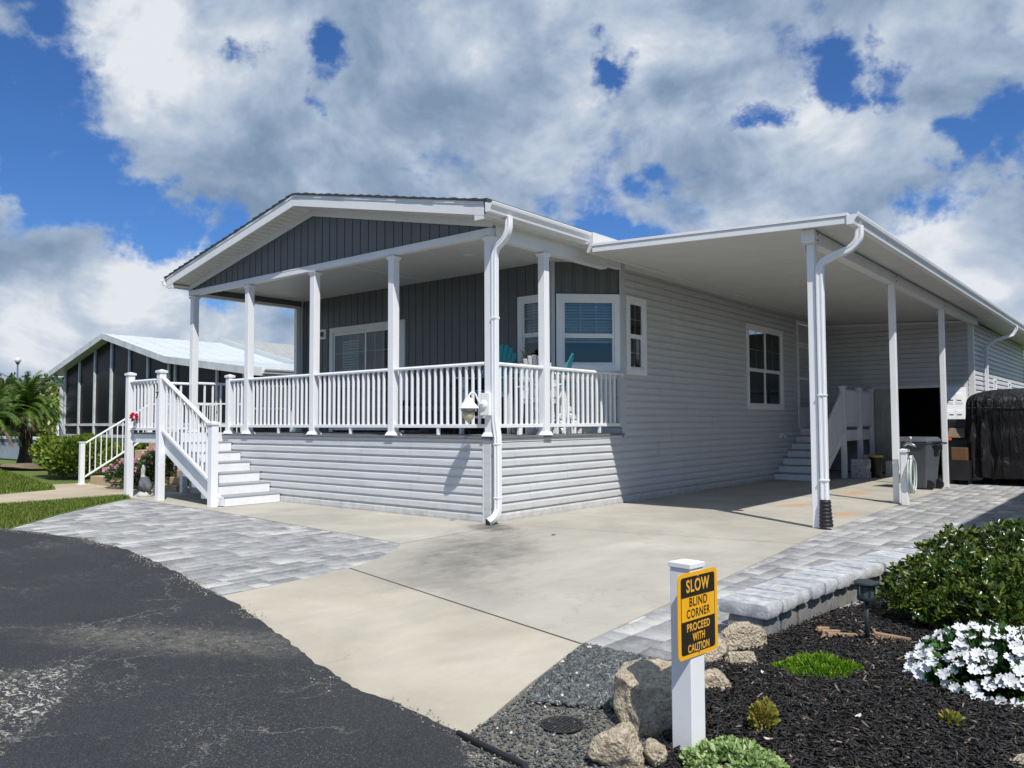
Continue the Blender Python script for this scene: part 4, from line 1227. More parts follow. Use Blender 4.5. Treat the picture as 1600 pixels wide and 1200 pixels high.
for k, y in enumerate((2.245, 6.22, 10.12)):
    p = MB().box(3.635, 3.735, y-.05, y+.05, 0.01, 3.719).build('post', WHITE, cp, bevel=.006)
    MB().box(3.61, 3.615 if False else 3.618, y-.045, y+.045, 3.60, 3.88).build('bracket', WHITE, p)
    MB().box(3.762, 3.768, y-.06, y+.06, 3.74, 3.87).build('bracket', WHITE, p)
    b2 = MB()
    for dz in (3.77, 3.85): b2.box(3.768, 3.776, y-.012, y+.012, dz-.01, dz+.01)
    b2.build('bolt', BLACK, p)
path = [(4.31, 2.17, 3.86), (4.31, 2.17, 3.80)]+curve_pts((4.31, 2.17, 3.74), (4.29, 2.17, 3.60), (4.12, 2.18, 3.56), 6)+[(3.98, 2.19, 3.52)]+curve_pts((3.90, 2.20, 3.49), (3.80, 2.20, 3.46), (3.80, 2.20, 3.32), 6)+[(3.80, 2.20, 1.5), (3.80, 2.20, .34)]
downspout(cp, path, .095, .08)
mb = MB(); mb.box(3.745, 3.855, 2.152, 2.248, 1.72, 1.735); mb.box(3.745, 3.855, 2.152, 2.248, .62, .64); mb.build('downspout_joint', WHITE, cp, bevel=.003)
pr = []
zz_ = .38; k = 0
while zz_ > .02:
    pr.append((3.805+.06*(.38-zz_)*1.6*(.38-zz_), 2.20-.05*(.38-zz_), zz_)); zz_ -= .012
mb = MB().tube(pr, [.062+(.009 if (i//2) % 2 else 0)+.020*(i/len(pr)) for i in range(len(pr))], 16); mb.build('corrugated_boot', BLACK, cp, smooth='auto')
# rear downspout
downspout(cp, [(4.30, 16.0, 3.86), (4.30, 16.0, 3.76), (4.22, 16.0, 3.62), (3.85, 15.8, 3.48), (3.66, 15.6, 3.30), (3.66, 15.6, .1)], .085, .07)

# ------------------------------------------------------------------ storage wing at the end of the carport
gw = thing('storage_wing', (1.8, 14.3, 0), 'light grey sided storage wing with open dark double doorway behind the carport', 'building')
GY, GX = 14.3, 3.56
FG = Fr(0, GY, 1, 0, 0, -1); FS = Fr(GX, GY, 0, 1, 1, 0)
mb = MB(); lap(mb, FG, 0.0, GX-.02, .03, 3.93, [(1.20, 3.40, 0, 2.24)], step=.126); mb.build('front_wall', SIDE, gw)
mb = MB(); lap(mb, FS, .02, 9.2, .03, 3.86, [(2.9, 3.3, 1.9, 2.5), (5.6, 6.0, 1.9, 2.5)], step=.126); mb.build('side_wall', SIDE, gw)
for a in (2.86, 5.56):
    window(FS, a, a+.48, 1.86, 2.54, gw, cols=1, rows=1, trim=.06, blind=None)
mb = MB(); mb.prism([(0, 3.90), (GX, 3.84), (GX, 3.895), (.42, 4.05), (.30, 4.05), (.30, 4.19), (0, 4.19)], 1, GY-.028, GY+.02); mb.build('frieze_board', SIDE, gw)
mb = MB(); mb.hexa([(.0, GY-.045, 3.99), (GX, GY-.045, 3.84), (GX, GY-.029, 3.84), (0, GY-.029, 3.99), (.0, GY-.045, 4.04), (GX, GY-.045, 3.89), (GX, GY-.029, 3.89), (0, GY-.029, 4.04)]); mb.build('ceiling_trim', WHITEF, gw)
mb = MB(); mb.box(GX-.10, GX+.03, GY-.03, GY+.0, .0, 3.9); mb.box(GX, GX+.03, GY, GY+.12, .0, 3.88); mb.build('corner_board', WHITEF, gw, bevel=.004)
mb = MB(); mb.box(GX, GX+.03, GY+9.2, GY+9.3, 0, 3.86); mb.build('corner_board', TRIMG, gw)
mb = MB(); mb.box(0, GX-.02, 17.5, 17.56, 0, 3.9); mb.box(.02, .05, GY+.02, 17.5, 0, 3.9); mb.box(.02, GX-.02, GY+.02, 17.5, .012, .03); mb.box(.02, GX-.02, GY+.02, 17.5, 2.9, 2.95); mb.build('interior', BLKROOM, gw)
mb = MB(); mb.box(-.05, GX, 23.5, 23.6, 0, 3.9); mb.build('rear_wall', SIDE, gw)
mb = MB(); FG.box(mb, 1.14, 1.22, .0, 2.30, .0, .045); FG.box(mb, 3.36, 3.44, 0, 2.30, 0, .045); FG.box(mb, 1.22, 3.36, 2.23, 2.30, 0, .045); mb.build('door_frame', WHITEF, gw, bevel=.004)


def door_leaf(name, x, y, ang, w_, m, label, marks=False):
    T_ = Matrix.Translation((x, y, 0)) @ Matrix.Rotation(ang, 4, 'Z')
    mb = MB(); mb.T = T_; mb.box(0, w_, -.02, .02, .05, 2.22)
    dl = mb.build(name, m, gw, bevel=.003, label=label)
    mb = MB(); mb.T = T_
    for (a0, a1) in ((.12, w_*.46), (w_*.54, w_-.12)):
        for (z0, z1) in ((.25, .85), (1.0, 1.65), (1.8, 2.08)):
            mb.box(a0, a1, -.029, -.021, z0, z1); mb.box(a0+.03, a1-.03, -.035, -.029, z0+.03, z1-.03)
            mb.box(a0, a1, .021, .029, z0, z1); mb.box(a0+.03, a1-.03, .029, .035, z0+.03, z1-.03)
    mb.build('panel', m, dl, bevel=.003)
    mb = MB(); mb.T = T_; mb.tube([(w_-.06, -.02, 1.05), (w_-.06, -.07, 1.05)], .014, 8); mb.tube([(w_-.06, -.06, 1.05), (w_-.06, -.095, 1.05)], [.03, .022], 12); mb.build('knob', BLACK, dl)
    mb = MB(); mb.T = T_
    for (a0, a1) in ((.2, .34), (w_-.36, w_-.22)):
        for z0 in (1.88, 1.52, 1.20): mb.box(a0, a1, .0355, .040, z0, z0+.025)
    if marks: mb.build('vent_slot', CHROME, dl)
    return dl


door_leaf('door_leaf', 1.22, 14.22, R(-38), .90, DOORM, 'weathered left door leaf swung part open')
dl = door_leaf('door_leaf', 3.40, 14.22, R(-122), .82, DOORW, 'bright white right door leaf folded open in the sun', True)

# ------------------------------------------------------------------ side stairs
ss = thing('side_stairs', (.6, 11.2, 0), 'white side steps rising along the wall to a railed landing under the carport', 'stairs')
for k in range(6):
    y0 = 10.18+.305*k; zt = 1.2/7*(k+1)
    mb = MB(); mb.box(.03, 1.12, y0+.0, y0+.022, 1.2/7*k+(.001 if k else .012), zt-.026); sp = mb.build('step', STAIRW, ss, bevel=.004)
    mb = MB(); mb.box(.03, 1.125, y0-.008, y0+.33, zt-.025, zt); mb.build('tread', DECKL, sp, bevel=.004)
mb = MB(); mb.box(.03, 1.12, 10.18+.305*6, 10.18+.305*6+.022, 1.2/7*6+.001, 1.196); mb.build('riser', STAIRW, ss)
mb = MB(); mb.box(.03, 1.15, 12.04, 14.15, 1.165, 1.2); mb.build('landing', DECK, ss)
mb = MB(); mb.box(1.15, 1.185, 11.72, 14.1, .90, 1.164); mb.build('landing_fascia', STAIRW, ss)
mb = MB(); mb.prism([(10.25, .02), (11.6, .80), (11.6, 1.08), (10.18, .20), (10.18, .02)], 0, 1.122, 1.158); mb.build('stringer', STAIRW, ss)
for y in (11.66, 13.0, 14.08): vpost(ss, 1.20, y, 0, 2.22, .115, base=False, cap=True, name='newel_post')
vpost(ss, 1.20, 10.22, 0, 1.22, .115, base=False, cap=True, name='newel_post')
railing(ss, (1.20, 10.28), (1.20, 11.60), 1.18, 2.10, .30, 1.10, 9, name='stair_railing')
railing(ss, (1.20, 11.72), (1.20, 12.94), 2.13, 2.13, 1.28, 1.28, 9, name='landing_railing')
railing(ss, (1.20, 13.06), (1.20, 14.02), 2.13, 2.13, 1.28, 1.28, 7, name='gate')


def brick_stack(x, y, w_, d_, rows, label):
    mb = MB(); r_ = random.Random(int(x*100)+int(y*10))
    for k in range(rows):
        a = x-w_/2
        while a < x+w_/2-.02:
            L = r_.choice([.12, .16, .2]); L = min(L, x+w_/2-a)
            mb.box(a+.002, a+L-.002, y-d_/2+r_.uniform(-.01, .01), y+d_/2, .012+k*.075, .012+k*.075+.072); a += L
    return tag(mb.build('paver_stack', BLOCK, None, bevel=.004), label, 'bricks', 'spare pavers stacked under the landing')


brick_stack(1.50, 11.95, .38, .3, 6, 'tall stack of spare grey pavers just right of the first landing post')
brick_stack(1.50, 12.95, .34, .3, 7, 'stack of dark spare pavers behind the first stack and left of the bucket')
brick_stack(2.05, 13.1, .50, .3, 5, 'low wide stack of spare pavers in front of the weathered door leaf')
bk = thing('bucket', (1.74, 12.35, 0), 'black bucket with a yellow rim beside the paver stacks', 'bucket')
MB().lathe(1.74, 12.35, [(.12, .012), (.15, .50), (.155, .52)], 20).build('body', BLACK, bk, smooth='auto')
MB().lathe(1.74, 12.35, [(.158, .50), (.168, .51), (.168, .545), (.15, .55)], 20).build('rim', basic('yellow_rim', (.45, .38, .03), .5), bk, smooth='auto')

# ------------------------------------------------------------------ hose post, bin, scooter, covered vehicle
hp = thing('hose_post', (3.86, 6.02, 0), 'short white post with coiled garden hose and tap beside the second carport post', 'hose reel')
vpost(hp, 3.86, 6.02, 0, .90, .10, base=False, cap=True, name='post')
mb = MB()
for k in range(5):
    r_ = .27-.02*(k % 3); o = .02*k
    mb.tube([(3.93+o*.6+.0, 6.10+r_*.75*math.sin(a), .50+r_*1.12*math.cos(a)+.02*math.sin(3*a+k)) for a in [i*2*math.pi/28 for i in range(29)]], .011, 6)
mb.build('hose', HOSE, hp, smooth=True)
mb = MB(); mb.tube([(3.86, 6.0, .97), (3.92, 5.98, 1.02), (4.0, 5.96, 1.0), (4.06, 5.95, .97)], [.02, .028, .024, .014], 8); mb.tube([(3.80, 6.02, .95), (3.80, 6.02, 1.12), (3.97, 6.02, 1.12), (3.97, 6.02, .98)], .009, 6); mb.tube([(3.90, 6.0, .78), (3.99, 6.0, .78)], .014, 6); mb.build('hose_nozzle', CHROME, hp, smooth=True)

bn = thing('trash_bin', (3.35, 9.62, 0), 'dark grey wheeled trash bin standing between two carport posts', 'trash bin')
T_ = Matrix.Translation((3.32, 9.55, 0)) @ Matrix.Rotation(R(-12), 4, 'Z')
mb = MB(); mb.T = T_
mb.hexa([(-.23, -.26, .03), (.23, -.26, .03), (.23, .22, .03), (-.23, .22, .03), (-.30, -.34, .96), (.30, -.34, .96), (.30, .33, .96), (-.30, .33, .96)]); mb.build('body', BINM, bn, bevel=.02)
mb = MB(); mb.T = T_; mb.box(-.315, .315, -.355, .345, .93, .965); mb.build('rim', BINM, bn, bevel=.01)
mb = MB(); mb.T = T_; mb.hexa([(-.33, -.38, .966), (.33, -.38, .966), (.33, .36, .966), (-.33, .36, .966), (-.26, -.28, 1.045), (.26, -.28, 1.045), (.26, .28, 1.06), (-.26, .28, 1.06)]); mb.build('lid', BINM, bn, bevel=.02)
mb = MB(); mb.T = T_; mb.tube([(.26, .36, .90), (.36, .42, .93), (.36, -.10, .96), (.26, -.14, .93)], .016, 8); mb.box(.30, .37, -.02, .2, .80, .90); mb.build('handle', BLACK, bn)
for yy in (-.2, .2):
    mb = MB(); mb.T = T_ @ Matrix.Translation((.27, yy, .10)) @ Matrix.Rotation(R(90), 4, 'X' if False else 'X') ; mb.lathe(0, 0, [(.04, -.03), (.10, -.028), (.10, .028), (.04, .03)], 20); mb.build('wheel', BLACK, bn, smooth='auto')

# scooter between the bin and the covered vehicle
sco = thing('motor_scooter', (3.72, 11.6, 0), 'dark motor scooter with tan front shield and orange indicator beside the covered vehicle', 'scooter')
sx_, sy_ = 3.62, 12.2
MB().tube([(sx_, sy_-.55, .55), (sx_, sy_-.35, 1.15), (sx_, sy_-.3, 1.30)], .03, 8).build('steering_column', BLACK, sco)
MB().tube([(sx_-.36, sy_-.22, 1.36), (sx_-.2, sy_-.3, 1.32), (sx_+.2, sy_-.3, 1.32), (sx_+.36, sy_-.22, 1.36)], .016, 8).build('handlebar', CHROME, sco)
MB().tube([(sx_-.26, sy_-.28, 1.33), (sx_-.33, sy_-.32, 1.18)], .01, 6).build('brake_lever', CHROME, sco)
mb = MB(); mb.hexa([(sx_-.19, sy_-.62, 1.0), (sx_+.19, sy_-.62, 1.0), (sx_+.2, sy_-.45, 1.0), (sx_-.2, sy_-.45, 1.0), (sx_-.16, sy_-.50, 1.22), (sx_+.16, sy_-.50, 1.22), (sx_+.17, sy_-.38, 1.22), (sx_-.17, sy_-.38, 1.22)]); mb.build('front_shield', TAN, sco, bevel=.03)
mb = MB(); mb.box(sx_-.20, sx_-.08, sy_-.66, sy_-.60, .94, 1.0); mb.build('indicator', ORNG if False else basic('orange_lens', (.75, .12, .02), .25), sco, bevel=.015)
mb = MB(); mb.box(sx_-.26, sx_+.26, sy_-.56, sy_-.40, .55, 1.0); mb.box(sx_-.22, sx_+.22, sy_-.44, sy_-.30, 1.0, 1.42); mb.build('leg_guard', BLACK, sco, bevel=.04)
mb = MB(); mb.box(sx_-.2, sx_+.2, sy_-.4, sy_+.75, .25, .42); mb.box(sx_-.2, sx_+.2, sy_+.15, sy_+.8, .42, .78); mb.build('body', BLACK, sco, bevel=.05)
mb = MB(); mb.box(sx_-.17, sx_+.17, sy_+.1, sy_+.8, .785, .86); mb.build('seat', BLACK, sco, bevel=.03)
for yy in (-.62, .7):
    mb = MB(); mb.T = Matrix.Translation((sx_, sy_+yy, .24)) @ Matrix.Rotation(R(90), 4, 'Y'); mb.lathe(0, 0, [(.12, -.05), (.22, -.05), (.24, -.02), (.24, .02), (.22, .05), (.12, .05)], 24); mb.build('wheel', BLACK, sco, smooth='auto')
cb = MB(); cb.box(3.60, 3.90, 11.15, 11.35, .52, .80)
tb = thing('storage_box', (3.75, 10.9, 0), 'brown cardboard box on a dark stand behind the third carport post', 'box')
cb.build('carton', ORNG, tb, bevel=.01)
mb = MB(); mb.box(3.55, 3.95, 11.12, 11.4, .10, .519)
for xx in (3.57, 3.91):
    for yy in (11.14, 11.36): mb.box(xx, xx+.025, yy, yy+.025, .01, .099)
mb.build('stand', BLACK, tb)

cv = thing('covered_vehicle', (4.9, 12.6, 0), 'tall boxy vehicle under a creased black fabric cover beside the storage wing', 'vehicle')
VX0, VX1, VY0, VY1, VH = 3.78, 5.85, 11.35, 14.9, 2.08
NU, NV = 260, 46
V = np.zeros(((NV+1)*NU+1, 3)); hw, hl = (VX1-VX0)/2, (VY1-VY0)/2; cxv, cyv = (VX0+VX1)/2, (VY0+VY1)/2
for j in range(NV+1):
    tt = j/NV
    if tt < .72:
        z = .16+(VH-.30-.16)*tt/.72; sc2 = 1.0; topf = 0
    else:
        q = (tt-.72)/.28; z = VH-.30+.26*math.sin(q*math.pi/2)+.06*q; sc2 = (1-q**2.6*.985); topf = q
    for i in range(NU):
        a = 2*math.pi*i/NU; ca, sa = math.cos(a), math.sin(a); e = .32
        x = math.copysign(abs(ca)**e, ca); y = math.copysign(abs(sa)**e, sa)
        fold = (1-tt)*.5+.25
        f = mn.fractal(Vector((ca*7, sa*7, z*.55)), .9, 2, 4)*.14*fold + abs(mn.noise(Vector((ca*5+z*.5, sa*5, z*1.6+9))))*.07
        f *= (1-topf)
        bow = 1+.012*math.sin(z*2.2)
        V[j*NU+i] = (cxv+x*(hw*sc2*bow+f-.03), cyv+y*(hl*sc2*bow+f-.03), z+(mn.noise(Vector((x*3, y*3, 5)))*.05*topf))
        if j == 0: V[j*NU+i][2] += mn.noise(Vector((ca*6, sa*6, 1)))*.06
V[-1] = (cxv, cyv, VH+.02)
F = [(j*NU+i, j*NU+(i+1) % NU, (j+1)*NU+(i+1) % NU, (j+1)*NU+i) for j in range(NV) for i in range(NU)]
me = bpy.data.meshes.new('cover'); me.from_pydata([tuple(p-np.array([4.9, 12.6, 0])) for p in V], [], F+[(NV*NU+i, NV*NU+(i+1) % NU, len(V)-1) for i in range(NU)]); me.update()
link('cover', me, COVER, cv, True)
mb = MB(); mb.tube([(VX0+.75, VY0-.012, .2), (VX0+.74, VY0-.035, 1.0), (VX0+.75, VY0-.02, 1.75)], .008, 5); mb.tube([(VX0+.1, VY0-.01, 1.66), (VX0+1.0, VY0-.03, 1.66), (VX1-.1, VY0-.01, 1.67)], .008, 5); mb.build('seam', COVER, cv)
for (wx, wy) in ((4.15, 12.1), (5.6, 12.1), (4.15, 14.1), (5.6, 14.1)):
    mb = MB(); mb.T = Matrix.Translation((wx, wy, .26)) @ Matrix.Rotation(R(90), 4, 'Y'); mb.lathe(0, 0, [(.1, -.09), (.23, -.09), (.26, -.05), (.26, .05), (.23, .09), (.1, .09)], 24); mb.build('wheel', BLACK, cv, smooth='auto')

# ------------------------------------------------------------------ porch furniture
def tall_chair(loc, rot, ms, mf, label, S=1.0):
    c = thing('adirondack_chair', loc, label, 'chair', 'tall adirondack chairs on the porch')
    c.rotation_euler = (0, 0, rot)
    O = Matrix.Translation(Vector(loc)) @ Matrix.Diagonal((S, S, S, 1))
    def B(name, m_, fn, bevel=.006):
        mb = MB(); mb.T = O; fn(mb); return mb.build(name, m_, c, bevel=bevel)
    # chair faces local -Y, 1.35 m tall, seat at .72
    lean = .32
    for k in range(7):
        x = (k-3)*.082; top = 1.54-.018*abs(k-3)**2
        w0, w1 = .034, .040
        xo = (k-3)*.012
        def slat(mb, x=x, top=top, xo=xo):
            y0, y1 = .24, .24+lean*(top-.70)
            mb.hexa([(x-w0, y0, .70), (x+w0, y0, .70), (x+w0, y0+.022, .70), (x-w0, y0+.022, .70), (x+xo-w1, y1, top), (x+xo+w1, y1, top), (x+xo+w1, y1+.022, top), (x+xo-w1, y1+.022, top)])
        B('back_slat', ms, slat)
    B('back_brace', mf, lambda mb: mb.hexa([(-.33, .24+lean*.32+.024, 1.02), (.33, .24+lean*.32+.024, 1.02), (.33, .24+lean*.32+.05, 1.02), (-.33, .24+lean*.32+.05, 1.02), (-.34, .24+lean*.40+.024, 1.10), (.34, .24+lean*.40+.024, 1.10), (.34, .24+lean*.40+.05, 1.10), (-.34, .24+lean*.40+.05, 1.10)]))
    for k in range(6): B('seat_slat', ms, lambda mb, k=k: mb.box(-.27, .27, -.28+k*.085, -.28+k*.085+.075, .70-.008*k, .722-.008*k))
    for s in (-1, 1):
        B('leg', mf, lambda mb, s=s: mb.hexa([(s*.29-.02, -.34, 0), (s*.29+.02, -.34, 0), (s*.29+.02, -.24, 0), (s*.29-.02, -.24, 0), (s*.29-.02, -.28, .92), (s*.29+.02, -.28, .92), (s*.29+.02, -.20, .92), (s*.29-.02, -.20, .92)]))
        B('leg', mf, lambda mb, s=s: mb.hexa([(s*.29-.02, .38, 0), (s*.29+.02, .38, 0), (s*.29+.02, .48, 0), (s*.29-.02, .48, 0), (s*.29-.02, .22, .95), (s*.29+.02, .22, .95), (s*.29+.02, .30, .95), (s*.29-.02, .30, .95)]))
        B('armrest', mf if mf is not ms else ms, lambda mb, s=s: mb.box(s*.31-.065, s*.31+.065, -.34, .36, .92, .945))
        B('side_rail', mf, lambda mb, s=s: mb.box(s*.285-.012, s*.285+.012, -.26, .34, .61, .70))
    B('footrest', mf, lambda mb: mb.box(-.27, .27, -.36, -.28, .26, .30))
    return c


tall_chair((-1.50, 1.62, ZD), R(8), TEAL, POLYW, 'teal fan-back adirondack chair with white brace left of the potted plant')
tall_chair((-.66, 2.18, ZD), R(-62), TEAL, POLYW, 'teal adirondack chair seen side-on near the bay window', .86)
tall_chair((-.42, 1.70, ZD), R(205), POLYW, POLYW, 'white adirondack chair seen from behind at the porch corner rail', .80)
tb = thing('side_table', (-.85, 1.85, ZD), 'tall teal side table between the porch chairs', 'table')
mb = MB(); mb.box(-1.12, -.62, 1.62, 2.05, ZD+.98, ZD+1.01); mb.build('table_top', TEAL, tb, bevel=.005)
for (a, b_) in ((-1.08, 1.66), (-.70, 1.66), (-1.08, 1.97), (-.70, 1.97)):
    MB().box(a, a+.045, b_, b_+.045, ZD, ZD+.979).build('leg', POLYW, tb, bevel=.004)
pp = thing('potted_plant', (-.82, 1.80, ZD+1.01), 'spiky succulent in a cream pot on the teal side table', 'plant')
mb = MB().lathe(-.82, 1.80, [(.07, ZD+1.011), (.098, ZD+1.13)], 20); mb.build('pot', CLAY, pp, smooth='auto')
mb = MB().lathe(-.82, 1.80, [(.100, ZD+1.13), (.112, ZD+1.132), (.112, ZD+1.165), (.09, ZD+1.167)], 20); mb.build('pot_rim', CLAYR, pp, smooth='auto')
pts = []; nn = []
for k in range(9):
    a = rnd.uniform(0, 6.28); tl = rnd.uniform(.12, .30); d_ = Vector((math.cos(a)*.45, math.sin(a)*.45, 1)).normalized()
    for j in range(14):
        q = j/14; pts.append((-.82+d_.x*tl*q, 1.80+d_.y*tl*q, ZD+1.16+d_.z*tl*q)); b_ = rnd.uniform(0, 6.28); nn.append((math.cos(b_), math.sin(b_), .5))
leaves('leaves', YGM, pp, pts, nn, .045, .35)
pts = [(-.82-.12+rnd.gauss(0, .03), 1.72+rnd.gauss(0, .03), ZD+1.12+rnd.gauss(0, .03)) for _ in range(60)]
leaves('trailing_leaves', basic('dark_red_leaf', (.10, .02, .03), .5), pp, pts, [(rnd.gauss(0, 1), rnd.gauss(0, 1), -.3) for _ in pts], .04, .5)

sf = thing('wicker_sofa', (-3.0, 2.2, ZD), 'dark wicker sofa with grey cushions against the charcoal porch wall', 'sofa')
MB().box(-3.95, -2.05, 1.75, 2.50, ZD+.12, ZD+.38).build('base', WICKER, sf, bevel=.02)
MB().box(-3.95, -2.05, 2.40, 2.56, ZD+.385, ZD+.82).build('backrest', WICKER, sf, bevel=.03)
for x in (-4.08, -2.05): MB().box(x, x+.13, 1.75, 2.5, ZD+.05, ZD+.62).build('armrest', WICKER, sf, bevel=.03)
for k in range(3):
    x = -3.93+k*.625
    MB().box(x, x+.615, 1.76, 2.38, ZD+.385, ZD+.50).build('seat_cushion', CUSH, sf, bevel=.03)
    MB().box(x, x+.615, 2.24, 2.395, ZD+.51, ZD+.86).build('back_cushion', CUSH, sf, bevel=.04)
gr = thing('grill', (-1.75, 1.35, ZD), 'black covered grill cart standing behind the porch railing', 'grill')
MB().box(-2.18, -1.72, 1.5, 2.0, ZD+.08, ZD+.72).build('cart', BLACK, gr, bevel=.01)
mb = MB(); mb.T = Matrix.Translation((-1.95, 1.75, ZD+.73)) @ Matrix.Rotation(R(90), 4, 'Y'); mb.prism([(-.24*math.sin(a)*.9, .24*math.cos(a)) for a in [math.pi*i/12 for i in range(13)]], 2, -.3, .3); mb.build('lid', BLACK, gr, smooth='auto')
for xx in (-2.14, -1.79): MB().tube([(xx, 1.55, ZD+.0), (xx, 1.55, ZD+.08)], .03, 8).build('caster', BLACK, gr)

# ------------------------------------------------------------------ neighbour on the left
nb = thing('screened_house', (-18, 3.5, 0), 'neighbouring house with dark screened gable porch and white metal roof', 'house')
NY = 3.05; Nf = Fr(0, NY, 1, 0, 0, -1)
def nroof(x):
    if x < -18.57: return 4.24-(-18.57-x)*.250
    if x < -14.53: return 4.24-(x+18.57)*.238
    return 3.28-(x+14.53)*.118
mb = MB()
for x0, x1 in ((-22.74, -18.57), (-18.57, -14.53), (-14.53, -10.5)):
    mb.hexa([(x0, 2.75, nroof(x0)-.06), (x1, 2.75, nroof(x1)-.06), (x1, 24, nroof(x1)-.06), (x0, 24, nroof(x0)-.06), (x0, 2.75, nroof(x0)), (x1, 2.75, nroof(x1)), (x1, 24, nroof(x1)), (x0, 24, nroof(x0))])
mb.build('roof', METALR, nb)
mb = MB()
yy = 3.0
while yy < 24:
    for x0, x1 in ((-22.7, -18.6), (-18.5, -14.55), (-14.5, -10.52)):
        mb.hexa([(x0, yy, nroof(x0)+.001), (x1, yy, nroof(x1)+.001), (x1, yy+.04, nroof(x1)+.001), (x0, yy+.04, nroof(x0)+.001), (x0, yy+.01, nroof(x0)+.028), (x1, yy+.01, nroof(x1)+.028), (x1, yy+.03, nroof(x1)+.028), (x0, yy+.03, nroof(x0)+.028)])
    yy += .61
mb.build('roof_rib', METALR, nb)
mb = MB()
for x0, x1 in ((-22.74, -18.57), (-18.57, -14.53), (-14.53, -10.5)):
    mb.hexa([(x0, 2.70, nroof(x0)-.17), (x1, 2.70, nroof(x1)-.17), (x1, 2.747, nroof(x1)-.17), (x0, 2.747, nroof(x0)-.17), (x0, 2.70, nroof(x0)+.02), (x1, 2.70, nroof(x1)+.02), (x1, 2.747, nroof(x1)+.02), (x0, 2.747, nroof(x0)+.02)])
mb.build('rake_board', NBFASC, nb)
mb = MB(); mb.box(-10.5, -10.46, 2.7, 24, nroof(-10.5)-.2, nroof(-10.5)+.01); mb.build('eave_fascia', NBFASC, nb)
gutter(nb, -10.46, nroof(-10.5)-.02, 3.2, 24, 1, 1.0)
mb = MB()
for x0, x1 in ((-22.74, -18.57), (-18.57, -14.53), (-14.53, -10.5)):
    mb.hexa([(x0, 2.75, nroof(x0)-.12), (x1, 2.75, nroof(x1)-.12), (x1, 3.6, nroof(x1)-.12), (x0, 3.6, nroof(x0)-.12), (x0, 2.75, nroof(x0)-.10), (x1, 2.75, nroof(x1)-.10), (x1, 3.6, nroof(x1)-.10), (x0, 3.6, nroof(x0)-.10)])
mb.build('soffit', SOFF, nb)
sx0, sx1 = -22.12, -11.0
xsN = [-22.12, -20.97, -19.79, -18.58, -17.36, -16.17, -14.9, -14.53, -13.6, -12.3, -11.0]
scr = MB(); fr_ = MB()
for k, x in enumerate(xsN):
    wv = .045 if k != 3 else .06
    Nf.box(fr_, x-wv, x+wv, .95, nroof(x)-.12, -.04, .05)
for (a, b_) in zip(xsN, xsN[1:]):
    scr.add([Nf.P(a, 1.0), Nf.P(b_, 1.0), Nf.P(b_, nroof(b_)-.13), Nf.P(a, nroof(a)-.13)], [(0, 1, 2, 3)])
Nf.box(fr_, sx0, sx1, .96, 1.05, -.03, .052); Nf.box(fr_, sx0, sx1, 1.33, 1.41, -.03, .04)
Ns = Fr(-11.0, NY, 0, 1, 1, 0)
for y in (0.05, 1.4, 2.8, 4.2, 5.6, 7.0, 9): Ns.box(fr_, y-.04, y+.04, .95, 2.75, -.04, .05)
Ns.box(fr_, 0, 9, .96, 1.05, -.03, .052); Ns.box(fr_, 0, 9, 1.75, 1.81, -.03, .04)
scr.add([Ns.P(0, 1.0), Ns.P(9, 1.0), Ns.P(9, 2.78), Ns.P(0, 2.78)], [(0, 1, 2, 3)])
Nl = Fr(-22.12, NY, 0, 1, -1, 0)
scr.add([Nl.P(0, 1.0), Nl.P(9, 1.0), Nl.P(9, 3.4), Nl.P(0, 3.4)], [(0, 1, 2, 3)])
scr.build('screen', SCREEN, nb); fr_.build('screen_frame', NBFASC, nb)
mb = MB(); mb.box(-22.12, -11.02, 3.08, 23.5, 0, .95); mb.box(-22.12, -11.02, 12.4, 23.5, .95, 2.7); mb.box(-22.1, -11.05, 3.1, 12.4, .951, .96); mb.build('wall', NBWALL, nb)
downspout(nb, [(-22.6, 2.9, 3.1), (-22.6, 2.9, 2.98), (-22.22, 2.95, 2.75), (-22.2, 2.95, 1.0)], .09, .09, mat=NBFASC)
# grey shingled main roof behind the white porch roof
def zs(x): return 4.40-abs(x+18.57)*.240
mb = MB()
for x0, x1 in ((-22.9, -18.57), (-18.57, -13.9)):
    mb.hexa([(x0, 6.8, zs(x0)-.03), (x1, 6.8, zs(x1)-.03), (x1, 24.2, zs(x1)-.03), (x0, 24.2, zs(x0)-.03), (x0, 6.8, zs(x0)), (x1, 6.8, zs(x1)), (x1, 24.2, zs(x1)), (x0, 24.2, zs(x0))])
mb.build('shingle_roof', GSHING, nb)
mb = MB()
for x0, x1 in ((-22.95, -18.57), (-18.57, -13.85)):
    mb.hexa([(x0, 6.74, zs(x0)-.16), (x1, 6.74, zs(x1)-.16), (x1, 6.798, zs(x1)-.16), (x0, 6.798, zs(x0)-.16), (x0, 6.74, zs(x0)+.02), (x1, 6.74, zs(x1)+.02), (x1, 6.798, zs(x1)+.02), (x0, 6.798, zs(x0)+.02)])
mb.build('rake_board', METALR, nb)
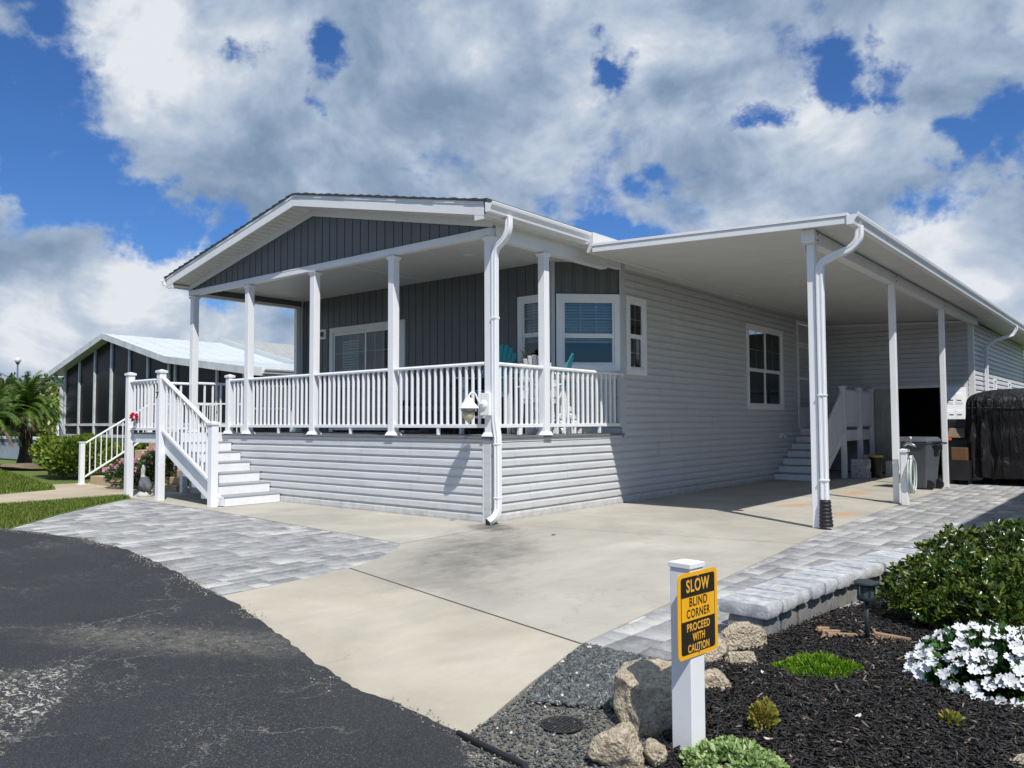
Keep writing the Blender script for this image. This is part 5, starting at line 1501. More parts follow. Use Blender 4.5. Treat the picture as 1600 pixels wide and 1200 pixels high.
# neighbour's entry steps
ns = thing('entry_steps', (-11.7, .3, 0), 'tan steps with slim white handrails up to the screened porch', 'stairs')
for k in range(5):
    mb = MB(); mb.box(-12.1, -11.0, -.25+.34*k, -.25+.34*(k+1) if k < 4 else 3.0, .0, .19*(k+1)); mb.build('step', TANSTEP, ns, bevel=.01)
def slim_post(x, y, z0, z1):
    mb = MB(); mb.box(x-.05, x+.05, y-.05, y+.05, z0, z1); mb.box(x-.08, x+.08, y-.08, y+.08, z0, z0+.02); mb.box(x-.06, x+.06, y-.06, y+.06, z1, z1+.025); mb.build('newel_post', WHITE, ns, bevel=.005)
slim_post(-12.15, -.42, 0, .96); slim_post(-12.15, 1.15, .95, 1.92); slim_post(-10.95, 1.15, .95, 1.92); slim_post(-10.95, 2.98, .95, 1.92)
railing(ns, (-12.15, -.37), (-12.15, 1.12), .94, 1.86, .16, 1.08, 11, .022, slim=True, name='handrail')
railing(ns, (-12.15, 1.18), (-12.15, 2.95), 1.88, 1.88, 1.08, 1.08, 12, .022, slim=True, name='handrail')
railing(ns, (-10.95, 1.18), (-10.95, 2.95), 1.88, 1.88, 1.08, 1.08, 11, .022, slim=True, name='handrail')

# flower bed by the steps
mb = MB()
r_ = random.Random(9)
for row, (z, y) in enumerate(((.0, .02), (.14, .10), (.28, .18))):
    x = -10.88
    while x < -8.6:
        L = r_.uniform(.25, .4); mb.box(x, x+L-.012, y-.13+row*.05, y+.12+row*.05, z, z+.135); x += L
bw = tag(mb.build('bed_wall', TANSTEP, None, bevel=.012), 'low tan block wall behind the pink flowers', 'wall')


def mound(name, loc, rx, ry, h, n, m, size, label, cat, group=None, rounded=False, lumps=6, part='foliage', seed=1, up=.35, asp=.5):
    o = thing(name, loc, label, cat, group)
    g = np.random.default_rng(seed)
    lc = [(0, 0, .55, 1.0)]+[(g.uniform(-.55, .55), g.uniform(-.55, .55), g.uniform(.3, .62), g.uniform(.32, .52)) for _ in range(lumps)]
    C = []; Nn = []
    per = n//len(lc)
    for k, (a, b_, c_, s) in enumerate(lc):
        cnt = per*2 if k == 0 else per
        v = g.normal(0, 1, (cnt, 3)); v /= np.linalg.norm(v, axis=1)[:, None]
        v[:, 2] = np.abs(v[:, 2])*np.where(g.random(cnt) < .82, 1, -.5)
        rad = s*np.power(g.uniform(.45, 1, cnt), .4)
        if k == 0: p = v*np.c_[rad*.8, rad*.8, rad*.5]+[0, 0, .35]
        else: p = v*rad[:, None]*[.8, .8, .8]+[a, b_, c_-.05]
        C.append(p); Nn.append(v+[0, 0, up])
    C = np.concatenate(C); Nn = np.concatenate(Nn)
    ok = (C[:, 2] > .01); C = C[ok]; Nn = Nn[ok]
    C = C*[rx, ry, h]+np.array(loc)
    fn = rounded_leaves if rounded else leaves
    fn(part, m, o, C, Nn, size, asp, rng=g)
    return o, C, Nn


o, C, Nn = mound('flowering_shrub', (-10.2, -.32, 0), .75, .42, .62, 4200, FERNM, .08, 'low pink flowering shrub left of the pelican statue', 'shrub', 'pink flowering shrubs by the tan steps', seed=4)
sel = nr.choice(len(C), 330); rounded_leaves('blossom', PINKF, o, C[sel]+Nn[sel]*.05+[0, 0, .03], Nn[sel]+[0, 0, .8], .07, 1.0)
o, C, Nn = mound('flowering_shrub', (-9.35, -.05, 0), .55, .45, .98, 4200, FERNM, .08, 'taller pink flowering shrub directly behind the pelican statue', 'shrub', 'pink flowering shrubs by the tan steps', seed=5)
sel = nr.choice(len(C), 260); rounded_leaves('blossom', PINKF, o, C[sel]+Nn[sel]*.05+[0, 0, .05], Nn[sel]+[0, 0, .8], .07, 1.0)
mound('green_shrub', (-15.6, .9, 0), 1.9, 1.1, 1.15, 8500, BUSHM, .15, 'yellow-green leafy shrub below the screened porch, nearest the palm', 'shrub', 'shrubs below the screened porch', seed=6, rounded=True)
mound('green_shrub', (-13.3, 1.3, 0), 1.1, 1.0, 1.0, 5200, BUSHM, .13, 'dark leafy shrub beside the slim white handrail', 'shrub', 'shrubs below the screened porch', seed=7, rounded=True)


def palm(loc, h, n, L, label, seed, skirt=40):
    g = random.Random(seed)
    o = thing('palm_tree', loc, label, 'palm tree', 'palms by the neighbouring porch')
    x, y, _ = loc
    pth = [(x+.06*math.sin(i*.7), y, h*i/10) for i in range(11)]
    MB().tube(pth, [.28, .24, .21, .19, .20, .21, .22, .25, .30, .34, .22], 14).build('trunk', PALMB, o, smooth=True)
    top = Vector((x, y, h))
    V = []; F = []
    Vd = []; Fd = []
    for k in range(n):
        a = g.uniform(0, 6.283); el = g.uniform(.0, 1.4); LL = L*g.uniform(.8, 1.1)
        dead = el < .12 and g.random() < .6
        p = top.copy(); d = Vector((math.cos(a)*math.cos(el), math.sin(a)*math.cos(el), math.sin(el)))
        side = Vector((-math.sin(a), math.cos(a), 0)); steps = 26
        VV, FF = (Vd, Fd) if dead else (V, F)
        for s in range(steps):
            q = s/steps; d = (d+Vector((0, 0, -.055-.035*q))).normalized(); np_ = p+d*LL/steps
            ln = .34*L/1.6*math.sin(min(1, q*1.3+.12)*math.pi*.9)+.05
            for sg in (-1, 1):
                for j in range(2):
                    b0 = p.lerp(np_, j/2); tip = b0+(side*sg*.85+d*.6+Vector((0, 0, -.25+g.uniform(-.15, .1)))).normalized()*ln*g.uniform(.8, 1.1)
                    n0 = len(VV); w_ = d*.014
                    VV += [tuple(b0-w_), tuple(b0+w_), tuple(tip)]; FF.append((n0, n0+1, n0+2))
            n0 = len(VV); w_ = side*.012
            VV += [tuple(p-w_), tuple(p+w_), tuple(np_)]; FF.append((n0, n0+1, n0+2))
            p = np_
    for k in range(skirt):
        a = g.uniform(0, 6.283); r_ = g.uniform(.15, .55); z0 = h-g.uniform(0, .25)
        b0 = Vector((x+math.cos(a)*.15, y+math.sin(a)*.15, z0)); e = Vector((x+math.cos(a)*r_*1.4, y+math.sin(a)*r_*1.4, z0-g.uniform(.4, 1.1)))
        sd = Vector((-math.sin(a), math.cos(a), 0))*g.uniform(.02, .05)
        n0 = len(Vd); Vd += [tuple(b0-sd), tuple(b0+sd), tuple(e)]; Fd.append((n0, n0+1, n0+2))
    np_mesh('crown', np.array(V), np.array(F), PALMM, o, 3)
    np_mesh('dead_fronds', np.array(Vd), np.array(Fd), DEADF, o, 3)
    return o


palm((-22.6, 2.0, 0), 1.95, 80, 1.5, 'pygmy date palm with dark trunk in front of the blue-grey wall', 1)
palm((-21.6, .5, 0), 1.5, 55, 1.6, 'low pygmy date palm at the left edge of the photograph', 2)
rk = rock('mulch_mound', (-21.3, 1.2, -.02), (1.7, .55, .13), .35, 'low brown mulch mound at the foot of the palms', 21, basic('palm_mulch', (.16, .12, .08), .95, .4, 4, .8, 20), cat='mound', group=None)

# low wall, chairs and fence behind the palm
bwall = thing('patio_wall', (-26.5, 1.5, 0), 'low blue-grey patio wall with white coping behind the palm', 'wall')
MB().box(-33, -23.4, 3.6, 3.8, 0, .80).build('wall', BLUEW, bwall)
MB().box(-33.05, -23.35, 3.55, 3.85, .80, .90).build('coping', WHITE, bwall)
tall_chair((-24.9, 4.3, .25), R(10), POLYW, POLYW, 'white adirondack chair above the blue-grey patio wall beside the palm')['group'] = 'white patio chairs by the neighbour'
fc = thing('rail_fence', (-27, 7, 0), 'white rail fence beyond the blue-grey patio wall', 'fence')
for x in (-33, -30.5, -28, -25.6): MB().box(x-.06, x+.06, 6.9, 7.02, 0, 1.45).build('post', WHITE, fc)
for z in (1.05, 1.33): MB().box(-33, -25.6, 6.93, 6.99, z, z+.12).build('rail', WHITE, fc)

sl2 = thing('street_lamp', (-50, 17, 0), 'tall street lamp with a round white globe above the far trees', 'street lamp')
def at(u, v, depth):
    d = (rt*((u-800)/FPX)+up*(-(v-600)/FPX)+fw)
    return Vector((7.21, -8.28, 1.4))+d*depth
lp = at(28, 560, 60); sl2.location = (lp.x, lp.y, 0)
MB().tube([(lp.x, lp.y, 0), (lp.x, lp.y, lp.z-.3)], [.10, .06], 10).build('pole', CHROME, sl2)
MB().lathe(lp.x, lp.y, [(.05, lp.z-.3), (.12, lp.z-.28), (.12, lp.z-.2)], 12).build('collar', BLACK, sl2)
MB().lathe(lp.x, lp.y, [(.1, lp.z-.2), (.18, lp.z-.12), (.23, lp.z+.02), (.18, lp.z+.15), (.06, lp.z+.22)], 16).build('globe', WFLOW, sl2, smooth=True)


def tree(loc, h, r, m, label, seed, n=2600, leaf=.42, trunk=.35, shape=1.0, group='trees beyond the neighbouring house'):
    g = np.random.default_rng(seed)
    o = thing('tree', loc, label, 'tree', group)
    x, y, _ = loc
    mb = MB().tube([(x, y, 0), (x+.1, y, h*.3), (x-.1, y+.1, h*.6)], [trunk*.6, trunk*.45, trunk*.2], 8)
    C = []; Nn = []
    for k in range(9):
        a = g.uniform(0, 6.28); rr_ = r*g.uniform(.2, .75); zc = h*g.uniform(.42, .86); s = r*g.uniform(.28, .5)
        c = np.array([x+math.cos(a)*rr_, y+math.sin(a)*rr_, zc])
        mb.tube([(x, y, h*.35), tuple(c)], [trunk*.22, trunk*.06], 6)
        v = g.normal(0, 1, (n//9, 3)); v /= np.linalg.norm(v, axis=1)[:, None]
        C.append(c+v*s*np.power(g.random(len(v)), .4)[:, None]*[1, 1, .75*shape]); Nn.append(v+[0, 0, .2])
    mb.build('trunk', BARK, o)
    leaves('crown', m, o, np.concatenate(C), np.concatenate(Nn), leaf, .6, rng=g)
    return o


spec = [(-8, 60, 598, TREEM, 4.6, 'rounded dark green tree at the far left edge'), (30, 70, 600, TREEM, 5.0, 'dark green tree behind the street lamp pole'),
        (62, 62, 606, TREEM, 3.6, 'bushy green tree between the street lamp and the pale tree'), (84, 58, 601, TREEP, 3.0, 'pale bare-looking tree left of the screened porch'),
        (100, 66, 598, TREEM, 3.6, 'green tree half hidden by the screened porch corner')]
for k, (u, dpt, vt, m_, r_, lb) in enumerate(spec):
    p = at(u, vt, dpt); tree((p.x, p.y, 0), p.z*1.06, r_, m_, lb, 30+k)
# low green hedge-like thicket under them
g = np.random.default_rng(5); C = []
for k in range(60):
    p = at(g.uniform(-60, 125), 650, g.uniform(40, 55)); s = g.uniform(.7, 1.5)
    v = g.normal(0, 1, (170, 3)); v /= np.linalg.norm(v, axis=1)[:, None]
    C.append(np.array([p.x, p.y, g.uniform(.5, 2.2)])+v*s)
C = np.concatenate(C); C[:, 2] = np.abs(C[:, 2])
o = leaves('thicket', BUSHM, None, C, g.normal(0, 1, C.shape), .35, .6, rng=g); tag(o, 'mass of green undergrowth beyond the palm and fence', 'undergrowth', kind='stuff')
p = at(18, 583, 75); nt_ = thing('pine_tree', (p.x, p.y, 0), 'small dark tiered pine rising above the far trees', 'tree')
MB().tube([(p.x, p.y, 0), (p.x, p.y, p.z)], [.2, .04], 8).build('trunk', BARK, nt_)
C = []; Nn = []
for k in range(11):
    z = p.z-.15-k*.32; rr_ = .15+k*.13
    for j in range(9):
        a = j*.7+k; d_ = np.array([math.cos(a), math.sin(a), .25])
        for q in np.linspace(.1, 1, 12): C.append(np.array([p.x, p.y, z])+d_*rr_*q); Nn.append(d_+g.normal(0, .6, 3))
leaves('crown', TREEM, nt_, np.array(C), np.array(Nn), .22, .4, rng=g)

# ------------------------------------------------------------------ neighbour to the right of the camera: casts the broad shade over the pavers
rn = thing('right_neighbour_house', (11, 12, 0), 'brown neighbouring house just outside the right edge whose eave shades the pavers', 'house')
MB().box(7.75, 15, 2.6, 24, 0, 3.2).build('wall', basic('brown_wall', (.16, .13, .10), .85), rn)
mb = MB(); mb.prism([(7.30, 3.46), (7.30, 3.60), (11.2, 4.7), (15.3, 3.60), (15.3, 3.46)], 1, 2.1, 24.4); mb.build('roof', GSHING, rn)
mb = MB(); mb.box(7.26, 7.299, 2.1, 24.4, 3.42, 3.62); mb.build('eave_fascia', NBFASC, rn)
FRN = Fr(7.75, 2.6, 0, 1, -1, 0)
for a in (3, 9, 14): window(FRN, a, a+1.2, 1.3, 2.7, rn, blind=None)

# ------------------------------------------------------------------ foreground garden
BED = [(5.20, -3.62), (5.30, -2.6), (5.45, -1.4), (5.75, .2), (6.3, 1.8), (7.4, 3.2), (11, 3.2), (11, -7.5), (6.35, -6.6), (5.95, -5.95), (5.62, -5.45), (5.40, -5.0), (5.28, -4.55), (5.18, -4.1)]
poly_sheet('garden_bed', BED, .010, MULCHB, .04)
poly_sheet('gravel_strip', [(4.34, -4.12), (4.95, -4.12), (5.24, -3.7), (5.5, -4.0), (5.7, -5.0), (6.4, -6.8), (5.3, -6.6), (4.7, -5.95), (4.56, -4.95)], .002, SANDY, .04)


def scatter(name, m, n, sampler, dims, label, cat, z0=.0, rng=nr, tilt=.5, faces='box', flat=False):
    P_ = sampler(n); n = len(P_)
    L = rng.uniform(dims[0][0], dims[0][1], n); W = rng.uniform(dims[1][0], dims[1][1], n); H = rng.uniform(dims[2][0], dims[2][1], n)
    base = np.array([(-1, -1, -1), (1, -1, -1), (1, 1, -1), (-1, 1, -1), (-1, -1, 1), (1, -1, 1), (1, 1, 1), (-1, 1, 1)], float)
    V = base[None]*np.stack([L, W, H], 1)[:, None]*.5
    V += rng.normal(0, .16, V.shape)*np.stack([L*.6, W, H], 1)[:, None]
    an = rng.uniform(0, 2*np.pi, n); tx = rng.normal(0, tilt, n); ty = rng.normal(0, tilt, n)
    c, s = np.cos(ty), np.sin(ty); X, Y, Z = V[..., 0].copy(), V[..., 1].copy(), V[..., 2].copy()
    X, Z = X*c[:, None]+Z*s[:, None], -X*s[:, None]+Z*c[:, None]
    c, s = np.cos(tx), np.sin(tx); Y, Z = Y*c[:, None]-Z*s[:, None], Y*s[:, None]+Z*c[:, None]
    c, s = np.cos(an), np.sin(an); X, Y = X*c[:, None]-Y*s[:, None], X*s[:, None]+Y*c[:, None]
    V = np.stack([X, Y, Z], -1)+P_[:, None]
    F = np.array([(0, 3, 2, 1), (4, 5, 6, 7), (0, 1, 5, 4), (1, 2, 6, 5), (2, 3, 7, 6), (3, 0, 4, 7)])
    FF = (np.arange(n)[:, None, None]*8+F[None]).reshape(-1, 4)
    o = np_mesh(name, V.reshape(-1, 3), FF, m, None, 4); return tag(o, label, cat, kind='stuff')


def inpoly(pts, poly):
    P_ = np.array(poly); ins = np.zeros(len(pts), bool); j = len(P_)-1
    for i in range(len(P_)):
        xi, yi = P_[i]; xj, yj = P_[j]
        ins ^= ((yi > pts[:, 1]) != (yj > pts[:, 1])) & (pts[:, 0] < (xj-xi)*(pts[:, 1]-yi)/(yj-yi+1e-12)+xi); j = i
    return ins


def samp(poly, zf, xr, yr, bias=None):
    def f(n):
        out = np.zeros((0, 2))
        while len(out) < n:
            q = np.c_[nr.uniform(*xr, n), nr.uniform(*yr, n)]; q = q[inpoly(q, poly)]
            if bias is not None: q = q[nr.random(len(q)) < bias(q)]
            out = np.concatenate([out, q])
        out = out[:n]; return np.c_[out, zf(out)]
    return f


scatter('mulch_chips', MULCH, 46000, samp(BED, lambda q: .022+nr.uniform(0, .022, len(q)), (5.1, 7.6), (-6.2, -.6), lambda q: np.where(q[:, 1] < -2.2, 1, .4)), ((.010, .055), (.003, .010), (.0015, .005)), 'dark brown shredded bark mulch covering the garden bed', 'mulch', tilt=.35)
GP = [(4.38, -4.15), (4.95, -4.15), (5.2, -3.75), (5.32, -4.3), (5.30, -4.75), (5.15, -4.95), (4.72, -5.15), (4.60, -4.9)]
scatter('crushed_stone', GRAVEL, 7500, samp(GP, lambda q: .010+nr.uniform(0, .014, len(q)), (4.3, 5.4), (-5.3, -3.6)), ((.012, .030), (.010, .022), (.006, .014)), 'loose blue-grey crushed stone beside the driveway corner', 'gravel')
GP2 = [(4.62, -4.95), (5.2, -4.8), (5.45, -5.2), (5.9, -6.1), (5.3, -6.4), (4.78, -5.75)]
scatter('loose_grit', GRAVEL, 2600, samp(GP2, lambda q: .006+nr.uniform(0, .005, len(q)), (4.6, 6), (-6.4, -4.7)), ((.005, .016), (.005, .012), (.003, .008)), 'small grit scattered over the sandy corner by the drain', 'gravel')
g2 = np.random.default_rng(77)
def edge_s(n):
    e = np.array([p for p in edge if -5 < p[0] < 5.2]); i = g2.integers(0, len(e), n); q = e[i]+g2.normal(0, .05, (n, 2))-np.array([.0, .045]); keep = np.array([mn.noise(Vector((x*1.6, y*1.6, 2))) > -.05 for x, y in q]); q = q[keep]; return np.c_[q, np.full(len(q), .018)]
scatter('asphalt_crumbs', CRUMB, 2400, edge_s, ((.003, .011), (.003, .009), (.002, .004)), 'loose asphalt crumbs along the ragged road edge', 'grit')

# retaining wall of tumbled blocks
rw = thing('garden_wall', (5.1, -2.8, 0), 'low curved garden wall of tumbled grey blocks with wider cap stones', 'wall')
cl = [(5.09, -3.40), (5.10, -2.9), (5.13, -2.4), (5.18, -1.9), (5.25, -1.4), (5.36, -.85), (5.50, -.3), (5.68, .25), (5.90, .8)]


def along(s):
    for a, b_ in zip(cl, cl[1:]):
        L = math.dist(a, b_)
        if s <= L: return (a[0]+(b_[0]-a[0])*s/L, a[1]+(b_[1]-a[1])*s/L, math.atan2(b_[1]-a[1], b_[0]-a[0]))
        s -= L
    return (*cl[-1], math.atan2(cl[-1][1]-cl[-2][1], cl[-1][0]-cl[-2][0]))


def tumbled(mb, T_, L, W, H, g_):
    """block with irregular rounded corners"""
    nx, ny, nz = 6, 6, 4
    idx = {}; vs = []
    for i in range(nx+1):
        for j in range(ny+1):
            for k in range(nz+1):
                if 0 < i < nx and 0 < j < ny and 0 < k < nz: continue
                u, v, w_ = i/nx*2-1, j/ny*2-1, k/nz*2-1
                # pull corners in
                r = .10
                def sq(a, b_, c_): 
                    e = (max(abs(a)-.72, 0)**2*(1 if True else 0)+max(abs(b_)-.72, 0)**2+max(abs(c_)-.6, 0)**2)
                    return 1-e*.28
                s_ = sq(u, v, w_)
                p = Vector((u*L/2*s_, v*W/2*s_, w_*H/2*s_))
                nzv = mn.fractal(Vector((u*2+g_, v*2, w_*2)), 1, 2, 3)*.008
                p += p.normalized()*nzv
                idx[(i, j, k)] = len(vs); vs.append(tuple(T_ @ p))
    fs = []
    for i in range(nx):
        for j in range(ny):
            fs.append((idx[i, j, 0], idx[i, j+1, 0], idx[i+1, j+1, 0], idx[i+1, j, 0])); fs.append((idx[i, j, nz], idx[i+1, j, nz], idx[i+1, j+1, nz], idx[i, j+1, nz]))
    for i in range(nx):
        for k in range(nz):
            fs.append((idx[i, 0, k], idx[i+1, 0, k], idx[i+1, 0, k+1], idx[i, 0, k+1])); fs.append((idx[i, ny, k], idx[i, ny, k+1], idx[i+1, ny, k+1], idx[i+1, ny, k]))
    for j in range(ny):
        for k in range(nz):
            fs.append((idx[0, j, k], idx[0, j, k+1], idx[0, j+1, k+1], idx[0, j+1, k])); fs.append((idx[nx, j, k], idx[nx, j+1, k], idx[nx, j+1, k+1], idx[nx, j, k+1]))
    mb.add(vs, fs)


s = 0; g3 = random.Random(4); k = 0
while s < 4.3:
    L = g3.choice([.24, .28, .34]); x, y, a = along(s+L/2)
    mb = MB(); tumbled(mb, Matrix.Translation((x, y, .198)) @ Matrix.Rotation(a+g3.uniform(-.06, .06), 4, 'Z') @ Matrix.Rotation(g3.uniform(-.03, .03), 4, 'X'), L-.014, .35+g3.uniform(-.015, .02), .090, k*1.7)
    mb.build('cap_stone', BLOCK, rw, smooth='auto'); s += L; k += 1
s = .02
while s < 4.2:
    L = .29; x, y, a = along(s+L/2)
    mb = MB(); tumbled(mb, Matrix.Translation((x+.005, y, .075)) @ Matrix.Rotation(a+g3.uniform(-.03, .03), 4, 'Z'), L-.012, .25, .158, k*2.3)
    mb.build('wall_block', BLOCKS, rw, smooth='auto'); s += L; k += 1

# rocks
rock('garden_rock', (5.19, -3.62, .0), (.165, .095, .125), R(62), 'rounded grey boulder leaning against the end of the block wall', 1, sub=5)
rock('garden_rock', (5.12, -3.98, .0), (.17, .09, .095), R(50), 'flat grey rock in front of the boulder at the wall end', 2, sub=5)
rock('garden_rock', (5.31, -3.93, .0), (.10, .065, .07), R(40), 'small pale rock at the right of the flat grey rock', 3, sub=5)
rock('garden_rock', (5.35, -4.42, .0), (.10, .085, .08), R(10), 'small pale rock just right of the sign post', 4, sub=5)
rock('garden_rock', (5.34, -4.95, .0), (.255, .20, .215), R(70), 'largest tan boulder left of the sign post', 5, sub=5)
rock('garden_rock', (5.44, -5.45, .0), (.13, .11, .11), R(20), 'rough tan rock below the largest boulder at the bottom edge', 6, sub=5)
rock('garden_rock', (5.56, -5.36, .0), (.05, .06, .075), R(20), 'small grey rock squeezed between the rough tan rock and the sign post', 8, sub=4)
rock('garden_rock', (6.80, -4.46, .0), (.15, .10, .06), R(10), 'pale rock in the bottom right corner of the bed', 9, sub=5)
# drain grate and edging strip
dg = thing('drain_grate', (5.03, -5.30, .01), 'round black drain grate set in the gravelly corner', 'drain')
mb = MB(); mb.lathe(5.03, -5.28, [(.085, .006), (.10, .012), (.10, .016), (.088, .016), (.085, .008)], 28); mb.build('rim', GRATE, dg, smooth='auto')
mb = MB()
for k in range(-4, 5):
    x = k*.019; h_ = math.sqrt(max(.0, .085**2-x*x)); mb.box(5.03+x-.005, 5.03+x+.005, -5.28-h_, -5.28+h_, .006, .015)
mb.box(4.95, 5.11, -5.285, -5.275, .0055, .0145); mb.build('bars', GRATE, dg)
mb = MB(); mb.add([(5.03+.085*math.cos(a), -5.28+.085*math.sin(a), .0035) for a in [i*math.pi/10 for i in range(20)]], [tuple(range(20))]); mb.build('pit', BLKROOM, dg)
es = MB().tube([(4.735, -5.66, .018), (4.95, -5.70, .020), (5.17, -5.735, .02), (5.45, -5.95, .02), (5.8, -6.3, .02)], .013, 8)
tag(es.build('edging_strip', BLACK, None, smooth=True), 'black plastic edging strip running from the driveway corner to the bottom edge', 'edging')
# timber scraps by the hedge
for k, (x, y, L, a, lb) in enumerate([(5.47, -2.93, .26, 1.0, 'topmost tan timber offcut behind the path light'), (5.53, -2.98, .28, .9, 'middle tan timber offcut behind the path light'), (5.60, -3.02, .32, .75, 'longest tan timber offcut at the foot of the path light'), (5.85, -2.88, .30, .15, 'tan timber offcut right of the path light under the hedge')]):
    T_ = Matrix.Translation((x, y, .045)) @ Matrix.Rotation(a, 4, 'Z') @ Matrix.Rotation(.06, 4, 'Y')
    mb = MB(); mb.T = T_; r_ = random.Random(k); L *= .72; mb.hexa([(-L/2, -.018, -.02), (L/2, -.013, -.02), (L/2*.9, .018, -.02), (-L/2*.95, .014, -.02), (-L/2, -.018, .010), (L/2*.97, -.012, .014), (L/2*.9, .016, .008), (-L/2*.9, .012, .012)])
    tag(mb.build('timber_offcut', TIMB, None, bevel=.005), lb, 'timber', 'timber offcuts by the path light')

lit_p = [(5.35, -2.95), (5.75, -2.75), (5.95, -2.95), (5.8, -3.15), (5.5, -3.2)]
scatter('leaf_litter', TIMB, 70, samp(lit_p, lambda q: .045+nr.uniform(0, .012, len(q)), (5.3, 6.0), (-3.3, -2.7)), ((.012, .04), (.008, .018), (.001, .003)), 'dry brown leaf litter under the hedge near the path light', 'leaf litter', tilt=.5)
# path light
pl = thing('path_light', (5.735, -3.01, 0), 'dark green-black mushroom path light standing in the mulch', 'path light')
X, Y = 5.735, -3.01
MB().tube([(X, Y, 0), (X, Y, .285)], .014, 12).build('stake', PHOT, pl, smooth=True)
MB().lathe(X, Y, [(.015, .27), (.05, .275), (.056, .285), (.056, .30), (.03, .302)], 24).build('lower_collar', PHOT, pl, smooth='auto')
mb = MB()
for k in range(6):
    a = k*math.pi/3+.2; mb.box(X+.047*math.cos(a)-.005, X+.047*math.cos(a)+.005, Y+.047*math.sin(a)-.005, Y+.047*math.sin(a)+.005, .30, .37)
mb.build('cage', PHOT, pl)
MB().lathe(X, Y, [(.043, .302), (.045, .33), (.043, .368)], 20).build('lens', basic('grimy_lens', (.06, .085, .085), .2, .3, 20), pl, smooth='auto')
MB().lathe(X, Y, [(.05, .366), (.066, .370), (.074, .382), (.072, .392), (.050, .402), (.046, .398), (.03, .400), (.01, .402)], 32).build('cap', PHOT, pl, smooth='auto')

# hedge
hd = thing('hedge_shrub', (6.62, -1.75, 0), 'large glossy dark green hedge shrub at the right edge behind the white flowers', 'shrub')
g = np.random.default_rng(8)
lumps = [(6.12, -1.55, .32, .42, .42, .30), (5.85, -2.15, .16, .26, .30, .28), (6.45, -1.45, .36, .52, .42, .30), (6.15, -2.05, .22, .38, .36, .26), (6.75, -2.15, .32, .50, .45, .30), (7.15, -1.55, .34, .55, .55, .32), (6.05, -1.25, .22, .32, .40, .20), (6.6, -.9, .34, .50, .45, .28), (7.2, -2.35, .28, .45, .40, .28), (6.35, -2.45, .16, .32, .22, .20), (6.95, -1.1, .42, .4, .4, .24), (6.0, -2.35, .12, .26, .22, .16)]
stems = MB(); C = []; Nn = []
for k in range(2500):
    x, y, z, rx, ry, rz_ = lumps[g.integers(len(lumps))]
    v = g.normal(0, 1, 3); v /= np.linalg.norm(v); v[2] = abs(v[2])*1.0 if g.random() < .88 else v[2]*.4
    rad = g.uniform(.74, 1.06)
    c = np.array([x, y, z])+v*np.array([rx, ry, rz_])*rad
    if c[2] < .03: continue
    d = v+np.array([0, 0, .55])+g.normal(0, .28, 3); d /= np.linalg.norm(d)
    # rosette: whorl of leaves round the twig tip
    for j in range(int(g.integers(6, 10))):
        a = g.uniform(0, 6.28); o_ = np.cross(d, [.3, .5, .8]); o_ /= np.linalg.norm(o_); p_ = np.cross(d, o_)
        ld = d*g.uniform(.35, 1.1)+(o_*math.cos(a)+p_*math.sin(a))*1.0
        C.append(c-d*g.uniform(0, .035)); Nn.append(ld/np.linalg.norm(ld))
    if k % 5 == 0:
        stems.tube([tuple(np.array([x, y, .02])+(c-[x, y, .02])*.15), tuple(c)], [.007, .003], 4)
stems.build('branches', BARK, hd)
rounded_leaves('foliage', HEDGEM, hd, C, Nn, .050, .50, jit=.12, rng=g)
C = []
for k in range(5200):
    x, y, z, rx, ry, rz_ = lumps[g.integers(len(lumps))]
    v = g.normal(0, 1, 3); v /= np.linalg.norm(v); c = np.array([x, y, z])+v*np.array([rx, ry, rz_])*g.uniform(.2, .8)
    if c[2] > .02: C.append(c)
rounded_leaves('inner_foliage', HEDGEM, hd, C, g.normal(0, 1, (len(C), 3)), .055, .5, rng=g)

# white impatiens
wf = thing('white_flower_clump', (6.52, -3.42, 0), 'mound of white impatiens in bloom in front of the hedge shrub', 'flowers')
g = np.random.default_rng(12)
FC = np.array([6.53, -3.42, .0]); FR = np.array([.42, .34, .29])
v = g.normal(0, 1, (2600, 3)); v /= np.linalg.norm(v, axis=1)[:, None]; v[:, 2] = np.abs(v[:, 2])
leaves('foliage', FERNM, wf, FC+v*FR*np.power(g.uniform(.3, 1, (2600, 1)), .5), v+[0, 0, .2], .065, .45, rng=g)
PV = []; PF = []
cnt = 0
clus = []
while len(clus) < 95:
    v = g.normal(0, 1, 3); v /= np.linalg.norm(v); v[2] = abs(v[2])
    if v[2] > .10: clus.append(v)
for k in range(300):
    v = clus[g.integers(len(clus))]+g.normal(0, .15, 3); v /= np.linalg.norm(v)
    c = FC+v*FR*g.uniform(1.02, 1.14)
    nrm = v*.8+np.array([.25, -.35, .6])+g.normal(0, .35, 3); nrm /= np.linalg.norm(nrm)
    a_ = np.cross(nrm, [.2, .9, .1]); a_ /= np.linalg.norm(a_); b_ = np.cross(nrm, a_)
    R0 = g.uniform(.026, .036); ph = g.uniform(0, 6.28)
    for j in range(5):
        a = ph+j*2*math.pi/5; dd = a_*math.cos(a)+b_*math.sin(a); ss_ = -a_*math.sin(a)+b_*math.cos(a)
        n0 = len(PV)
        up_ = nrm*R0*(.18+g.uniform(-.1, .1))
        PV += [c-nrm*.004, c+dd*R0*.55+ss_*R0*.42+up_*.6, c+dd*R0*.98+ss_*R0*.36+up_, c+dd*R0*.90, c+dd*R0*.98-ss_*R0*.36+up_, c+dd*R0*.55-ss_*R0*.42+up_*.6]
        PF += [(n0, n0+1, n0+2, n0+3), (n0, n0+3, n0+4, n0+5)]
np_mesh('blossoms', np.array(PV), np.array(PF), WFLOW, wf, 4)

